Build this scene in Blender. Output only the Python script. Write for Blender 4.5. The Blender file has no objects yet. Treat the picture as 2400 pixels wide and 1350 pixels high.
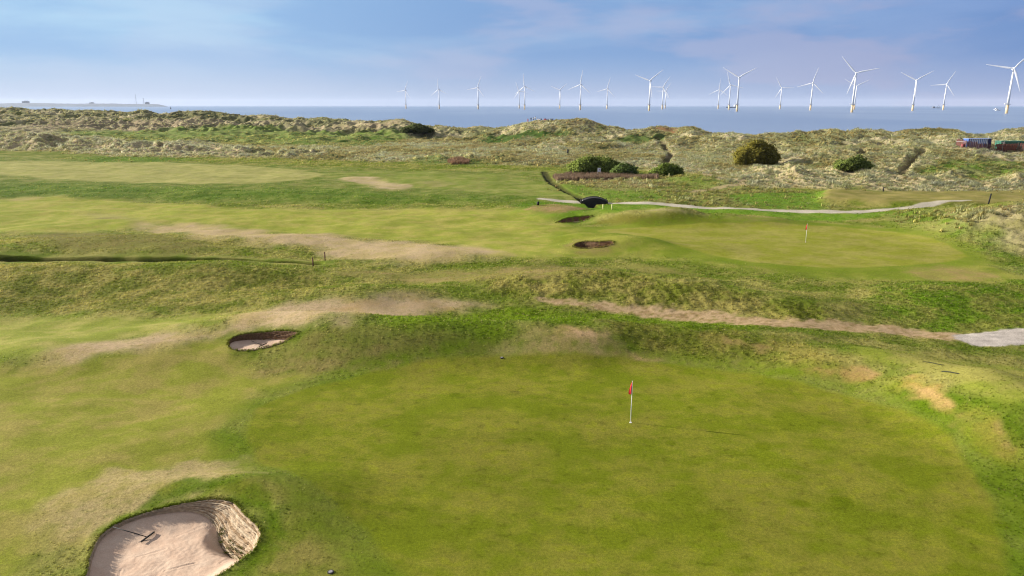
import bpy, bmesh, math, random
import numpy as np
from mathutils import Vector, Matrix

random.seed(7)
RNG = np.random.default_rng(11)
SC = bpy.context.scene
COL = SC.collection

# ------------------------------------------------------------------ camera
H = 14.0                       # drone height above the near green (m)
PITCH = math.radians(14.4)
FPX = 1667.0                   # focal length in pixels of the 2400 px wide photograph
SEA_Z = -0.5
cam_d = bpy.data.cameras.new('camera')
cam_d.sensor_width = 36.0
cam_d.lens = FPX / 2400.0 * 36.0
cam_d.clip_start = 0.5
cam_d.clip_end = 60000.0
cam = bpy.data.objects.new('camera', cam_d)
COL.objects.link(cam)
cam.location = (0, 0, H)
cam.rotation_euler = (math.pi / 2 - PITCH, 0, 0)
SC.camera = cam

# ------------------------------------------------------------------ light
SUN_EL = math.radians(22.0)
SUN_AZ_VEC = Vector((-0.965, 0.262))          # towards the sun: left of view, a little ahead
sun_dir = Vector((SUN_AZ_VEC.x * math.cos(SUN_EL), SUN_AZ_VEC.y * math.cos(SUN_EL), math.sin(SUN_EL)))
sun_d = bpy.data.lights.new('sun', 'SUN')
sun_d.energy = 5.0
sun_d.angle = math.radians(0.5)
sun_d.color = (1.0, 0.925, 0.82)
sun = bpy.data.objects.new('sun', sun_d)
COL.objects.link(sun)
sun.rotation_euler = sun_dir.to_track_quat('Z', 'Y').to_euler()
sun.location = (-60, 20, 60)

vs = SC.view_settings
vs.view_transform = 'Standard'
vs.look = 'None'
vs.gamma = 1.0
vs.use_curve_mapping = False
vs.exposure = 0.97
SC.cycles.max_bounces = 6
SC.cycles.diffuse_bounces = 2
SC.cycles.transparent_max_bounces = 8
SC.cycles.volume_bounces = 1
SC.cycles.use_denoising = True
SC.cycles.denoising_input_passes = 'RGB_ALBEDO_NORMAL'
SC.cycles.pixel_filter_type = 'BLACKMAN_HARRIS'
SC.cycles.filter_width = 1.15

# ------------------------------------------------------------------ sky
world = bpy.data.worlds.new('World')
SC.world = world
world.use_nodes = True
wn = world.node_tree.nodes
wl = world.node_tree.links
wn.clear()


def N(nodes, typ, **kw):
    n = nodes.new(typ)
    for k, v in kw.items():
        setattr(n, k, v)
    return n


def mathn(nodes, links, op, a, b=None, c=None, clamp=False):
    n = nodes.new('ShaderNodeMath')
    n.operation = op
    n.use_clamp = clamp
    for i, v in enumerate((a, b, c)):
        if v is None:
            continue
        if isinstance(v, (int, float)):
            n.inputs[i].default_value = v
        else:
            links.new(v, n.inputs[i])
    return n.outputs[0]


def mixc(nodes, links, fac, a, b, mode='MIX'):
    n = nodes.new('ShaderNodeMix')
    n.data_type = 'RGBA'
    n.blend_type = mode
    for sock, v in ((n.inputs[0], fac), (n.inputs[6], a), (n.inputs[7], b)):
        if isinstance(v, (int, float)):
            sock.default_value = v
        elif isinstance(v, tuple):
            sock.default_value = (v[0], v[1], v[2], 1)
        else:
            links.new(v, sock)
    return n.outputs[2]


def ramp(nodes, links, fac, stops, interp='LINEAR'):
    n = nodes.new('ShaderNodeValToRGB')
    n.color_ramp.interpolation = interp
    e = n.color_ramp.elements
    while len(e) < len(stops):
        e.new(0.5)
    for el, (p, c) in zip(e, stops):
        el.position = p
        el.color = (c[0], c[1], c[2], 1) if isinstance(c, tuple) else (c, c, c, 1)
    links.new(fac, n.inputs[0])
    return n.outputs[0]


def lin(c):
    return tuple(((v / 255.0) / 12.92 if v / 255.0 <= 0.04045 else ((v / 255.0 + 0.055) / 1.055) ** 2.4) for v in c)


BG = 0.1
SKYGAIN = 1.0 / (BG * 2 ** vs.exposure)


def skyc(r, g, b):
    return tuple(v * SKYGAIN for v in lin((r, g, b)))


def build_sky():
    sky = N(wn, 'ShaderNodeTexSky', sky_type='NISHITA', sun_disc=False)
    sky.sun_elevation = SUN_EL
    sky.sun_rotation = math.atan2(SUN_AZ_VEC.x, SUN_AZ_VEC.y)
    sky.air_density = 1.0
    sky.dust_density = 0.6
    sky.ozone_density = 1.5
    tc = N(wn, 'ShaderNodeTexCoord')
    sep = N(wn, 'ShaderNodeSeparateXYZ')
    wl.new(tc.outputs['Generated'], sep.inputs[0])
    M = lambda op, a, b=None, c=None, clamp=False: mathn(wn, wl, op, a, b, c, clamp)
    z = sep.outputs[2]
    # how far a direction is turned towards the sun's side: -1 (away) .. 1 (sun)
    sd = M('ADD', M('MULTIPLY', sep.outputs[0], SUN_AZ_VEC.x), M('MULTIPLY', sep.outputs[1], SUN_AZ_VEC.y))
    side = ramp(wn, wl, M('MULTIPLY_ADD', sd, 0.5, 0.5), [(0.28, 0.0), (0.62, 0.45), (0.84, 1.0)], 'EASE')
    # clear air: pale at the horizon, deeper above
    hz = ramp(wn, wl, z, [(0.0, 0.0), (0.035, 0.2), (0.085, 0.72), (0.16, 1.0)])
    low = mixc(wn, wl, side, skyc(144, 161, 204), skyc(184, 202, 232))
    high = mixc(wn, wl, side, skyc(114, 149, 207), skyc(172, 214, 244))
    air = mixc(wn, wl, hz, low, high)
    # stretched cloud sheets
    mp = N(wn, 'ShaderNodeMapping')
    mp.inputs['Scale'].default_value = (1.0, 1.0, 5.5)
    mp.inputs['Location'].default_value = (0.9, 0.35, 0.18)
    wl.new(tc.outputs['Generated'], mp.inputs[0])
    n1 = N(wn, 'ShaderNodeTexNoise')
    n1.inputs['Scale'].default_value = 2.1
    n1.inputs['Detail'].default_value = 7
    n1.inputs['Roughness'].default_value = 0.52
    n1.inputs['Distortion'].default_value = 0.35
    wl.new(mp.outputs[0], n1.inputs['Vector'])
    n2 = N(wn, 'ShaderNodeTexNoise')
    n2.inputs['Scale'].default_value = 3.4
    n2.inputs['Detail'].default_value = 8
    n2.inputs['Roughness'].default_value = 0.55
    mp2 = N(wn, 'ShaderNodeMapping')
    mp2.inputs['Scale'].default_value = (1.0, 1.0, 4.2)
    mp2.inputs['Location'].default_value = (0.17, 0.62, 0.4)
    wl.new(tc.outputs['Generated'], mp2.inputs[0])
    wl.new(mp2.outputs[0], n2.inputs['Vector'])
    bandw = ramp(wn, wl, z, [(0.022, 0.0), (0.065, 1.0)])
    blue = M('MULTIPLY', ramp(wn, wl, n1.outputs[0], [(0.36, 0.0), (0.56, 1.0)], 'EASE'), bandw)
    c = mixc(wn, wl, M('MULTIPLY', blue, 0.85), air, mixc(wn, wl, side, skyc(98, 136, 196), skyc(144, 184, 230)))
    pale = ramp(wn, wl, n2.outputs[0], [(0.44, 0.0), (0.56, 1.0)], 'EASE')
    palew = M('MULTIPLY', pale, ramp(wn, wl, z, [(0.0, 0.8), (0.07, 0.85)]))
    palew = M('MULTIPLY', palew, ramp(wn, wl, side, [(0.0, 1.0), (0.8, 0.25)]))
    c = mixc(wn, wl, palew, c, mixc(wn, wl, side, skyc(154, 160, 200), skyc(196, 206, 234)))
    # keep the physical sky underneath, above all overhead
    up = ramp(wn, wl, z, [(0.12, 0.96), (0.5, 0.62)])
    c = mixc(wn, wl, ramp(wn, wl, z, [(0.14, 0.0), (0.45, 0.85)]), c, mixc(wn, wl, side, skyc(204, 196, 192), skyc(230, 224, 218)))  # warm grey overhead, out of view, added to fill the shade
    c = mixc(wn, wl, up, sky.outputs[0], c)
    bg = N(wn, 'ShaderNodeBackground')
    bg.inputs[1].default_value = BG
    wl.new(c, bg.inputs[0])
    out = N(wn, 'ShaderNodeOutputWorld')
    wl.new(bg.outputs[0], out.inputs[0])


build_sky()

# ------------------------------------------------------------------ helpers


def tag(o, label=None, cat=None, group=None, kind=None):
    if label:
        o['label'] = label
    if cat:
        o['category'] = cat
    if group:
        o['group'] = group
    if kind:
        o['kind'] = kind
    return o


def thing(name, label, cat, loc=(0, 0, 0), rz=0.0, group=None):
    o = bpy.data.objects.new(name, None)
    o.empty_display_size = 0.3
    COL.objects.link(o)
    o.location = loc
    o.rotation_euler = (0, 0, rz)
    return tag(o, label, cat, group)


def mesh_np(name, verts, quads, mat=None, smooth=True):
    verts = np.asarray(verts, dtype=np.float32)
    quads = np.asarray(quads, dtype=np.int32)
    k = quads.shape[1]
    me = bpy.data.meshes.new(name)
    me.vertices.add(len(verts))
    me.vertices.foreach_set('co', verts.ravel())
    me.loops.add(quads.size)
    me.loops.foreach_set('vertex_index', quads.ravel())
    me.polygons.add(len(quads))
    me.polygons.foreach_set('loop_start', np.arange(0, quads.size, k, dtype=np.int32))
    me.polygons.foreach_set('use_smooth', np.full(len(quads), smooth))
    me.update(calc_edges=True)
    if mat:
        me.materials.append(mat)
    return me


def link(name, me, parent=None):
    o = bpy.data.objects.new(name, me)
    COL.objects.link(o)
    if parent is not None:
        o.parent = parent
    return o


class MB:
    """collects simple shapes into one mesh"""

    def __init__(self):
        self.bm = bmesh.new()

    def box(self, c, s, rot=None, bev=0.0):
        r = bmesh.ops.create_cube(self.bm, size=1.0)
        vs_ = r['verts']
        m = Matrix.Translation(c) @ (rot if rot is not None else Matrix()) @ Matrix.Diagonal((s[0], s[1], s[2], 1))
        bmesh.ops.transform(self.bm, matrix=m, verts=vs_)
        if bev:
            es = list({e for v in vs_ for e in v.link_edges})
            bmesh.ops.bevel(self.bm, geom=es, offset=bev, segments=2, affect='EDGES', profile=0.5)
        return self

    def tube(self, a, b, r0, r1=None, seg=10, caps=True):
        a, b = Vector(a), Vector(b)
        r1 = r0 if r1 is None else r1
        d = b - a
        q = d.to_track_quat('Z', 'Y').to_matrix().to_4x4()
        m = Matrix.Translation((a + b) / 2) @ q
        bmesh.ops.create_cone(self.bm, cap_ends=caps, segments=seg, radius1=r0, radius2=r1, depth=d.length, matrix=m)
        return self

    def ball(self, c, s, sub=2):
        r = bmesh.ops.create_icosphere(self.bm, subdivisions=sub, radius=1.0)
        bmesh.ops.transform(self.bm, matrix=Matrix.Translation(c) @ Matrix.Diagonal((s[0], s[1], s[2], 1)), verts=r['verts'])
        return self

    def mesh(self, name, mat, smooth=False):
        me = bpy.data.meshes.new(name)
        self.bm.to_mesh(me)
        self.bm.free()
        me.materials.append(mat)
        if smooth:
            me.polygons.foreach_set('use_smooth', [True] * len(me.polygons))
        return me

    def build(self, name, mat, parent=None, smooth=False):
        return link(name, self.mesh(name, mat, smooth), parent)


def copy_tree(o, parent=None):
    c = o.copy()
    COL.objects.link(c)
    if parent is not None:
        c.parent = parent
    for ch in list(o.children):
        copy_tree(ch, c)
    return c


def surf_mat(name, col, rough=0.7, noise=0.25, scale=4.0, bump=0.0, metallic=0.0, spec=0.3):
    m = bpy.data.materials.new(name)
    m.use_nodes = True
    nt = m.node_tree
    b = nt.nodes['Principled BSDF']
    b.inputs['Roughness'].default_value = rough
    b.inputs['Metallic'].default_value = metallic
    b.inputs['Specular IOR Level'].default_value = spec
    tc = nt.nodes.new('ShaderNodeTexCoord')
    n = nt.nodes.new('ShaderNodeTexNoise')
    n.inputs['Scale'].default_value = scale
    n.inputs['Detail'].default_value = 5
    nt.links.new(tc.outputs['Object'], n.inputs['Vector'])
    f = ramp(nt.nodes, nt.links, n.outputs[0], [(0.3, 1.0 - noise), (0.7, 1.0 + noise * 0.5)])
    c = mixc(nt.nodes, nt.links, 1.0, col, f, 'MULTIPLY')
    nt.links.new(c, b.inputs['Base Color'])
    if bump:
        bp = nt.nodes.new('ShaderNodeBump')
        bp.inputs['Strength'].default_value = bump
        bp.inputs['Distance'].default_value = 0.02
        nt.links.new(n.outputs[0], bp.inputs['Height'])
        nt.links.new(bp.outputs[0], b.inputs['Normal'])
    return m


# ------------------------------------------------------------------ noise
_P = np.concatenate([RNG.permutation(1024)] * 2).astype(np.int32)
_G = RNG.uniform(0, 2 * np.pi, 1024)
_GX, _GY = np.cos(_G).astype(np.float32), np.sin(_G).astype(np.float32)


def perlin(x, y, seed=0):
    x = np.asarray(x, dtype=np.float64) + seed * 37.31
    y = np.asarray(y, dtype=np.float64) + seed * 17.77
    xi, yi = np.floor(x), np.floor(y)
    xf, yf = (x - xi).astype(np.float32), (y - yi).astype(np.float32)
    xi, yi = xi.astype(np.int64) & 1023, yi.astype(np.int64) & 1023
    x1, y1 = (xi + 1) & 1023, (yi + 1) & 1023
    u = xf * xf * xf * (xf * (xf * 6 - 15) + 10)
    v = yf * yf * yf * (yf * (yf * 6 - 15) + 10)

    def g(ix, iy, dx, dy):
        h = _P[_P[ix] + iy] & 1023
        return _GX[h] * dx + _GY[h] * dy
    a = g(xi, yi, xf, yf)
    b = g(x1, yi, xf - 1, yf)
    c = g(xi, y1, xf, yf - 1)
    d = g(x1, y1, xf - 1, yf - 1)
    ab = a + u * (b - a)
    cd = c + u * (d - c)
    return (ab + v * (cd - ab)) * 1.5


def fbm(x, y, octaves=3, seed=0, gain=0.5):
    s = perlin(x, y, seed)
    amp, f = gain, 2.03
    for i in range(1, octaves):
        s = s + amp * perlin(x * f, y * f, seed + i * 5)
        amp *= gain
        f *= 2.03
    return s


def sstep(a, b, v):
    t = np.clip((v - a) / (b - a), 0, 1)
    return t * t * (3 - 2 * t)


# ------------------------------------------------------------------ picture measurements -> places on the ground
def tan_at(py):
    return np.tan(np.arctan((np.asarray(py, float) - 675.0) / FPX) + PITCH)


def depth_of(y, z):
    return y * math.cos(PITCH) + (H - z) * math.sin(PITCH)


def flat(px, py, z=0.0):
    y = (H - z) / tan_at(py)
    x = (np.asarray(px, float) - 1200.0) / FPX * depth_of(y, z)
    return x, y


# dune survey: for bearings across the view, distance and apparent height of foot, front bank, hollow,
# middle slope, upper slope, shoulder and crest
_S = [
    (-900, (240, 352), (258, 314), (272, 328), (312, 308), (378, 288), (440, 272), (530, 252)),
    (0, (232, 352), (250, 313), (264, 328), (305, 308), (370, 288), (430, 270), (520, 252)),
    (60, (230, 354), (248, 311), (262, 328), (305, 308), (370, 288), (430, 272), (520, 254)),
    (150, (225, 360), (246, 321), (258, 332), (305, 310), (365, 290), (430, 270), (515, 256)),
    (300, (212, 368), (232, 333), (246, 346), (300, 315), (350, 302), (410, 280), (500, 259)),
    (450, (205, 372), (228, 340), (240, 350), (295, 315), (340, 298), (390, 276), (460, 262)),
    (600, (198, 376), (222, 349), (234, 357), (288, 318), (330, 300), (365, 288), (415, 269)),
    (700, (192, 380), (220, 355), (232, 359), (285, 320), (325, 302), (350, 291), (395, 273)),
    (830, (187, 384), (220, 360), (232, 360), (282, 325), (318, 306), (335, 296), (365, 280)),
    (930, (183, 386), (218, 361), (232, 361), (278, 330), (310, 310), (325, 298), (345, 279)),
    (1000, (181, 388), (216, 362), (230, 360), (275, 333), (305, 316), (318, 306), (335, 294)),
    (1050, (179, 390), (215, 363), (229, 361), (272, 334), (301, 316), (314, 306), (332, 291)),
    (1120, (177, 393), (212, 366), (227, 362), (269, 335), (296, 316), (308, 306), (326, 296)),
    (1200, (172, 397), (208, 368), (222, 364), (262, 330), (285, 310), (292, 300), (305, 292)),
    (1235, (171, 399), (206, 369), (221, 363), (260, 327), (280, 306), (286, 296), (296, 281)),
    (1300, (170, 400), (204, 371), (219, 362), (257, 325), (274, 305), (280, 295), (288, 279)),
    (1345, (169, 401), (203, 372), (218, 363), (255, 325), (272, 304), (278, 294), (286, 275)),
    (1390, (168, 402), (202, 373), (217, 364), (253, 326), (271, 306), (278, 297), (286, 280)),
    (1470, (163, 405), (198, 378), (212, 370), (250, 330), (268, 315), (275, 309), (285, 300)),
    (1510, (160, 407), (195, 380), (209, 373), (247, 332), (265, 316), (272, 308), (282, 296)),
    (1570, (155, 411), (191, 384), (204, 377), (243, 334), (260, 318), (268, 309), (279, 292)),
    (1640, (149, 417), (184, 389), (196, 382), (234, 340), (251, 322), (259, 314), (270, 300)),
    (1700, (140, 425), (160, 403), (172, 398), (215, 350), (240, 325), (248, 316), (262, 309)),
    (1790, (130, 435), (143, 395), (154, 400), (190, 358), (224, 326), (240, 316), (256, 309)),
    (1860, (127, 439), (140, 393), (151, 401), (180, 356), (212, 328), (233, 314), (252, 306)),
    (1950, (125, 441), (138, 396), (149, 404), (174, 352), (202, 329), (229, 313), (250, 302)),
    (2040, (123, 445), (136, 402), (147, 407), (171, 347), (198, 328), (226, 313), (247, 301)),
    (2130, (122, 449), (134, 407), (146, 409), (169, 346), (196, 328), (225, 313), (245, 300)),
    (2230, (120, 454), (132, 412), (144, 412), (168, 346), (192, 332), (222, 317), (240, 303)),
    (2285, (120, 456), (131, 413), (143, 413), (168, 348), (190, 335), (222, 320), (240, 310)),
    (2340, (120, 457), (131, 413), (143, 415), (168, 352), (188, 338), (220, 319), (238, 309)),
    (2400, (119, 459), (130, 416), (142, 418), (167, 354), (187, 340), (216, 318), (234, 298)),
    (3300, (110, 470), (122, 424), (134, 424), (158, 358), (178, 342), (208, 320), (226, 298)),
]
_SP = np.array([s[0] for s in _S], float)
_SD = np.array([[p[0] for p in s[1:]] for s in _S], float)
_SZ = H - _SD * tan_at(np.array([[p[1] for p in s[1:]] for s in _S], float))
_SZ[:, 0] = 0.0
_SZ[:, 3:] -= np.interp(_SP, [0, 700, 1200, 1800, 2400], [1.0, .8, .5, .4, .4])[:, None]
_SKY = np.array([(-900, 252), (0, 252), (30, 250), (58, 252), (85, 257), (130, 255), (155, 254), (172, 258), (220, 256), (270, 259), (300, 263), (320, 257), (345, 257), (368, 264), (383, 266), (402, 262),
    (430, 259), (460, 257), (480, 258), (510, 259), (545, 265), (560, 270), (592, 268), (600, 268), (645, 266), (662, 274), (700, 273), (730, 276), (775, 272), (782, 279), (805, 274), (835, 281), (850, 280),
    (880, 281), (925, 275), (950, 278), (1000, 293), (1020, 291), (1042, 287), (1060, 295), (1080, 297), (1130, 294), (1160, 297), (1200, 290), (1212, 288), (1235, 281), (1262, 279), (1300, 279), (1312, 275),
    (1335, 273), (1370, 275), (1400, 286), (1430, 294), (1455, 297), (1470, 301), (1500, 302), (1520, 296), (1535, 294), (1560, 290), (1580, 297), (1600, 294), (1625, 294), (1650, 305), (1670, 310), (1700, 308),
    (1740, 307), (1762, 312), (1800, 309), (1900, 307), (1930, 302), (1950, 301), (1975, 307), (1990, 305), (2010, 301), (2030, 299), (2070, 300), (2085, 307), (2110, 304), (2130, 299), (2145, 303), (2165, 298),
    (2210, 299), (2240, 303), (2265, 310), (2330, 310), (2350, 302), (2380, 297), (2400, 297), (3300, 298)], float)
_bins = np.arange(-900, 3301, 10.0)
_Y = np.arange(0, 760.0, 1.0)
_TAB = np.zeros((len(_bins), len(_Y)))
_FOOT = np.interp(_bins, _SP, _SD[:, 0])
_CREST = np.interp(_bins, _SP, _SD[:, -1])
_D2 = np.interp(_bins, _SP, _SD[:, 2])
_D5 = np.interp(_bins, _SP, _SD[:, 4])
_ker = np.exp(-0.5 * (np.arange(-8, 9) / 2.6) ** 2)
_ker /= _ker.sum()
for _i, _b in enumerate(_bins):
    d = [np.interp(_b, _SP, _SD[:, k]) for k in range(7)]
    z_ = [np.interp(_b, _SP, _SZ[:, k]) for k in range(7)]
    z_[6] = H - d[6] * float(tan_at(np.interp(_b, _SKY[:, 0], _SKY[:, 1]))) - .45
    z_[5] = min(z_[5], z_[6] - .9)
    d = [0] + d + [d[-1] + 14, d[-1] + 45, 900]
    z_ = [0] + z_ + [z_[-1] - 1.6, -3.0, -3.0]
    _row = np.interp(_Y, d, z_)
    _TAB[_i] = np.convolve(np.pad(_row, 8, mode='edge'), _ker, 'valid')
_k2 = np.exp(-0.5 * (np.arange(-4, 5) / .7) ** 2)
_k2 /= _k2.sum()
_TAB = np.apply_along_axis(lambda c: np.convolve(np.pad(c, 4, mode='edge'), _k2, 'valid'), 0, _TAB)


def bearing(x, y):
    return 1200.0 + FPX * x / (y * math.cos(PITCH) + 10.5 * math.sin(PITCH))


def dune(x, y):
    b = np.clip((bearing(x, y) + 900.0) / 10.0, 0, len(_bins) - 1.001)
    d = np.clip(y, 0, 757.9)
    i, j = b.astype(int), d.astype(int)
    fb, fd = b - i, d - j
    z = (_TAB[i, j] * (1 - fb) + _TAB[i + 1, j] * fb) * (1 - fd) + (_TAB[i, j + 1] * (1 - fb) + _TAB[i + 1, j + 1] * fb) * fd
    foot = _FOOT[i] * (1 - fb) + _FOOT[i + 1] * fb
    crest = _CREST[i] * (1 - fb) + _CREST[i + 1] * fb
    return z, foot, crest


def P0(pts):
    a = np.array(pts, float)
    x, y = flat(a[:, 0], a[:, 1])
    return np.stack([x, y], 1)


def poly_sdf(x, y, poly):
    """signed distance to a closed outline (negative inside)"""
    n = len(poly)
    d2 = np.full(x.shape, 1e18)
    inside = np.zeros(x.shape, bool)
    for i in range(n):
        ax, ay = poly[i]
        bx, by = poly[(i + 1) % n]
        ex, ey = bx - ax, by - ay
        wx, wy = x - ax, y - ay
        t = np.clip((wx * ex + wy * ey) / (ex * ex + ey * ey + 1e-12), 0, 1)
        d2 = np.minimum(d2, (wx - t * ex) ** 2 + (wy - t * ey) ** 2)
        c = (ay > y) != (by > y)
        inside ^= c & (x < ex * (y - ay) / (ey if abs(ey) > 1e-12 else 1e-12) + ax)
    d = np.sqrt(d2)
    return np.where(inside, -d, d)


def line_dist(x, y, pts):
    d2 = np.full(x.shape, 1e18)
    for i in range(len(pts) - 1):
        ax, ay = pts[i]
        bx, by = pts[i + 1]
        ex, ey = bx - ax, by - ay
        wx, wy = x - ax, y - ay
        t = np.clip((wx * ex + wy * ey) / (ex * ex + ey * ey + 1e-12), 0, 1)
        d2 = np.minimum(d2, (wx - t * ex) ** 2 + (wy - t * ey) ** 2)
    return np.sqrt(d2)


def smooth_closed(p, n):
    p = np.asarray(p, float)
    m = len(p)
    seg = np.linalg.norm(np.roll(p, -1, 0) - p, axis=1)
    out = []
    tot = seg.sum()
    for i in range(m):
        k = max(2, int(round(n * seg[i] / tot)))
        a, b, c, d = p[i - 1], p[i], p[(i + 1) % m], p[(i + 2) % m]
        for j in range(k):
            t = j / k
            out.append(0.5 * ((2 * b) + (-a + c) * t + (2 * a - 5 * b + 4 * c - d) * t * t + (-a + 3 * b - 3 * c + d) * t ** 3))
    return np.array(out)


GREEN_A = [(1200, 850), (1030, 857), (850, 882), (700, 915), (610, 955), (575, 1010), (592, 1070), (650, 1110), (730, 1150),
           (800, 1205), (870, 1270), (930, 1330), (985, 1400), (1050, 1500), (2300, 1500), (2340, 1400), (2352, 1330),
           (2345, 1250), (2315, 1160), (2250, 1070), (2130, 985), (1960, 925), (1750, 880), (1500, 853)]
GREEN_B = [(1400, 541), (1480, 534), (1600, 530), (1720, 528), (1850, 527), (1960, 531), (2080, 545), (2190, 567), (2250, 590), (2256, 605),
           (2190, 617), (2050, 626), (1900, 625), (1740, 612), (1620, 594), (1520, 572), (1440, 557)]
GA, GB = smooth_closed(P0(GREEN_A), 90), smooth_closed(P0(GREEN_B), 70)

# mounds: place (photo px at ground level), half widths along and across the view, height, sharpness
_M = [
    (900, 812, 6.8, 3.4, 1.15, 1.3), (1120, 815, 4.0, 2.6, 0.45, 1.1), (1335, 812, 4.6, 3.0, 1.35, 1.4), (1560, 800, 4.2, 2.6, 0.9, 1.1), (1770, 815, 6.0, 3.0, 1.1, 1.2),
    (2010, 872, 4.4, 2.2, 0.85, 1.2), (2210, 930, 3.2, 2.6, 0.9, 1.2), (2330, 1020, 2.8, 2.8, 0.7, 1.1), (2480, 1000, 4.0, 6.0, 1.1, 1.0),
    (180, 838, 8.5, 2.6, 0.55, 1.1), (480, 790, 7.0, 2.6, 0.6, 1.1), (760, 720, 8.0, 4.0, 0.8, 1.1), (950, 705, 7.0, 3.4, 0.5, 1.0),
    (1260, 672, 7.5, 3.2, 0.75, 1.2), (1480, 690, 8.0, 3.4, 1.0, 1.2), (1720, 715, 7.0, 3.0, 0.9, 1.2), (1900, 740, 4.5, 2.4, 0.5, 1.2),
    (1505, 514, 6.6, 4.6, 1.25, 2.2), (1640, 519, 5.0, 3.6, 0.6, 1.4), (1765, 519, 4.6, 3.2, 0.6, 1.5), (1305, 497, 5.0, 3.4, 0.6, 1.4),
    (1392, 582, 5.6, 2.4, 0.35, 1.3), (1475, 578, 4.2, 3.4, 0.75, 1.2), (1600, 590, 6.0, 3.0, 0.35, 1.0), (1385, 562, 5.2, 2.0, 0.55, 1.2), (1345, 509, 4.6, 2.2, 0.55, 1.2),
    (2450, 552, 12.0, 9.0, 3.0, 1.6), (2300, 515, 8.0, 5.0, 1.1, 1.2), (2160, 508, 7.0, 4.0, 0.5, 1.2), (2240, 700, 9.0, 5.0, 0.5, 1.0),
    (640, 1175, 2.8, 1.9, 0.42, 1.1), (520, 1150, 2.6, 1.2, 0.30, 1.1), (330, 1160, 2.8, 1.4, 0.2, 1.1), (720, 1240, 1.8, 2.2, 0.1, 1.0),
    (640, 778, 4.0, 2.0, 0.55, 1.2), (760, 800, 3.4, 2.6, 0.5, 1.1),
    (300, 572, 11.0, 4.0, 0.6, 1.1), (700, 570, 12.0, 4.0, 0.5, 1.0), (120, 585, 7.0, 3.0, 0.45, 1.1), (420, 590, 8.0, 2.6, 0.4, 1.1), (300, 640, 16.0, 4.0, 0.5, 1.0),
    (600, 650, 10.0, 3.4, 0.45, 1.0), (1000, 600, 9.0, 3.0, 0.35, 1.0), (300, 462, 26.0, 4.5, -0.7, 1.0), (800, 470, 24.0, 4.0, -0.6, 1.0), (1500, 435, 12.0, 5.0, 0.5, 1.0), (1650, 425, 9.0, 5.0, 0.9, 1.1),
]
_MW = [(float(flat(a, b)[0]), float(flat(a, b)[1]), c, d, e * (.72 if a == 1560 else .92 if a in (1335, 1770) else 1.0 if a == 1505 else 1.18 if b > 560 and abs(b - 1170) > 80 else 1.1), f) for a, b, c, d, e, f in _M]
DITCH_A = P0([(-400, 600), (0, 606), (150, 609), (300, 612), (450, 614), (560, 615), (640, 618), (735, 622)])
DITCH_B = P0([(1276, 404), (1282, 414), (1292, 428), (1322, 445), (1352, 460), (1382, 474), (1393, 488)])
TEE = P0([(1925, 475), (2060, 482), (2200, 487), (2450, 490), (2450, 455), (2200, 458), (2050, 457), (1935, 452)])
PATH_FAR = P0([(1268, 466), (1320, 469), (1380, 472), (1500, 478), (1650, 484), (1800, 491), (1900, 495), (1985, 497), (2050, 494), (2110, 489), (2170, 487), (2265, 484.5)])
TRACKS = [P0([(1548, 322), (1560, 345), (1572, 372), (1562, 388)]), ]


def h0(x, y, detail=True):
    x, y = np.asarray(x, float), np.asarray(y, float)
    z, foot, crest = dune(x, y)
    dm = sstep(-4, 16, y - foot)
    for cx, cy, rx, ry, hh, pw in _MW:
        q = ((x - cx) / rx) ** 2 + ((y - cy) / ry) ** 2
        sel = q < 9
        if sel.any():
            z = z + np.where(sel, hh * np.exp(-np.minimum(q, 9) ** pw * 1.1), 0)
    # tee platform
    near = (y > 90) & (y < 135) & (x > 35)
    if near.any():
        t = np.zeros_like(z)
        t[near] = 0.75 * sstep(1.5, -1.0, poly_sdf(x[near], y[near], TEE))
        z = z + t
    if detail:
        gmask = np.ones_like(z)
        near = (y < 100)
        if near.any():
            g = np.minimum(poly_sdf(x[near], y[near], GA[::3]), poly_sdf(x[near], y[near], GB[::3]))
            gmask[near] = 0.12 + 0.88 * sstep(0.0, 5.0, g)
        flatm = gmask * (1 - dm)
        z = z + flatm * (0.25 * perlin(x / 9.0, y / 6.0, 1) + 0.08 * perlin(x / 2.6, y / 2.2, 2)) * sstep(12, 30, y)
        # hummocks of the dunes
        dmm = dm * sstep(3, -25, y - crest - 10)
        b1 = 1 - np.abs(perlin(x / 13.0, y / 15.0, 3)) * 2
        b2 = 1 - np.abs(perlin(x / 5.2 + 0.2 * y / 5, y / 6.5, 4)) * 2
        dist = np.interp(y, [110, 200, 300, 520], [.85, 1.0, 1.15, 1.6])
        b3 = perlin(x / 2.3 + y / 7.0, y / 4.2, 5)
        bi_ = np.clip((bearing(x, y) + 900.0) / 10.0, 0, len(_bins) - 1).astype(int)
        mids = sstep(_D2[bi_] - 4, _D2[bi_] + 10, y) * sstep(_D5[bi_] + 4, _D5[bi_] - 14, y)
        calm = 1 - .75 * np.exp(-((y - crest) / 11.0) ** 2)
        z = z + dm * dist * calm * (1 - .6 * mids) * (1.55 * b1 + 0.8 * b2 + 0.36 * b3 - 1.4)
        z = z + dmm * (0.9 * perlin(x / 34.0, y / 30.0, 6) + 0.7 * perlin(x / 15.0, y / 22.0, 8))
        low = dm * (y < crest)
        z = np.where(low > 0, np.where(z < .55, .25 + .3 * np.exp(np.minimum(z - .55, 0) / .3), z) * low + z * (1 - low), z)
    return z


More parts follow.
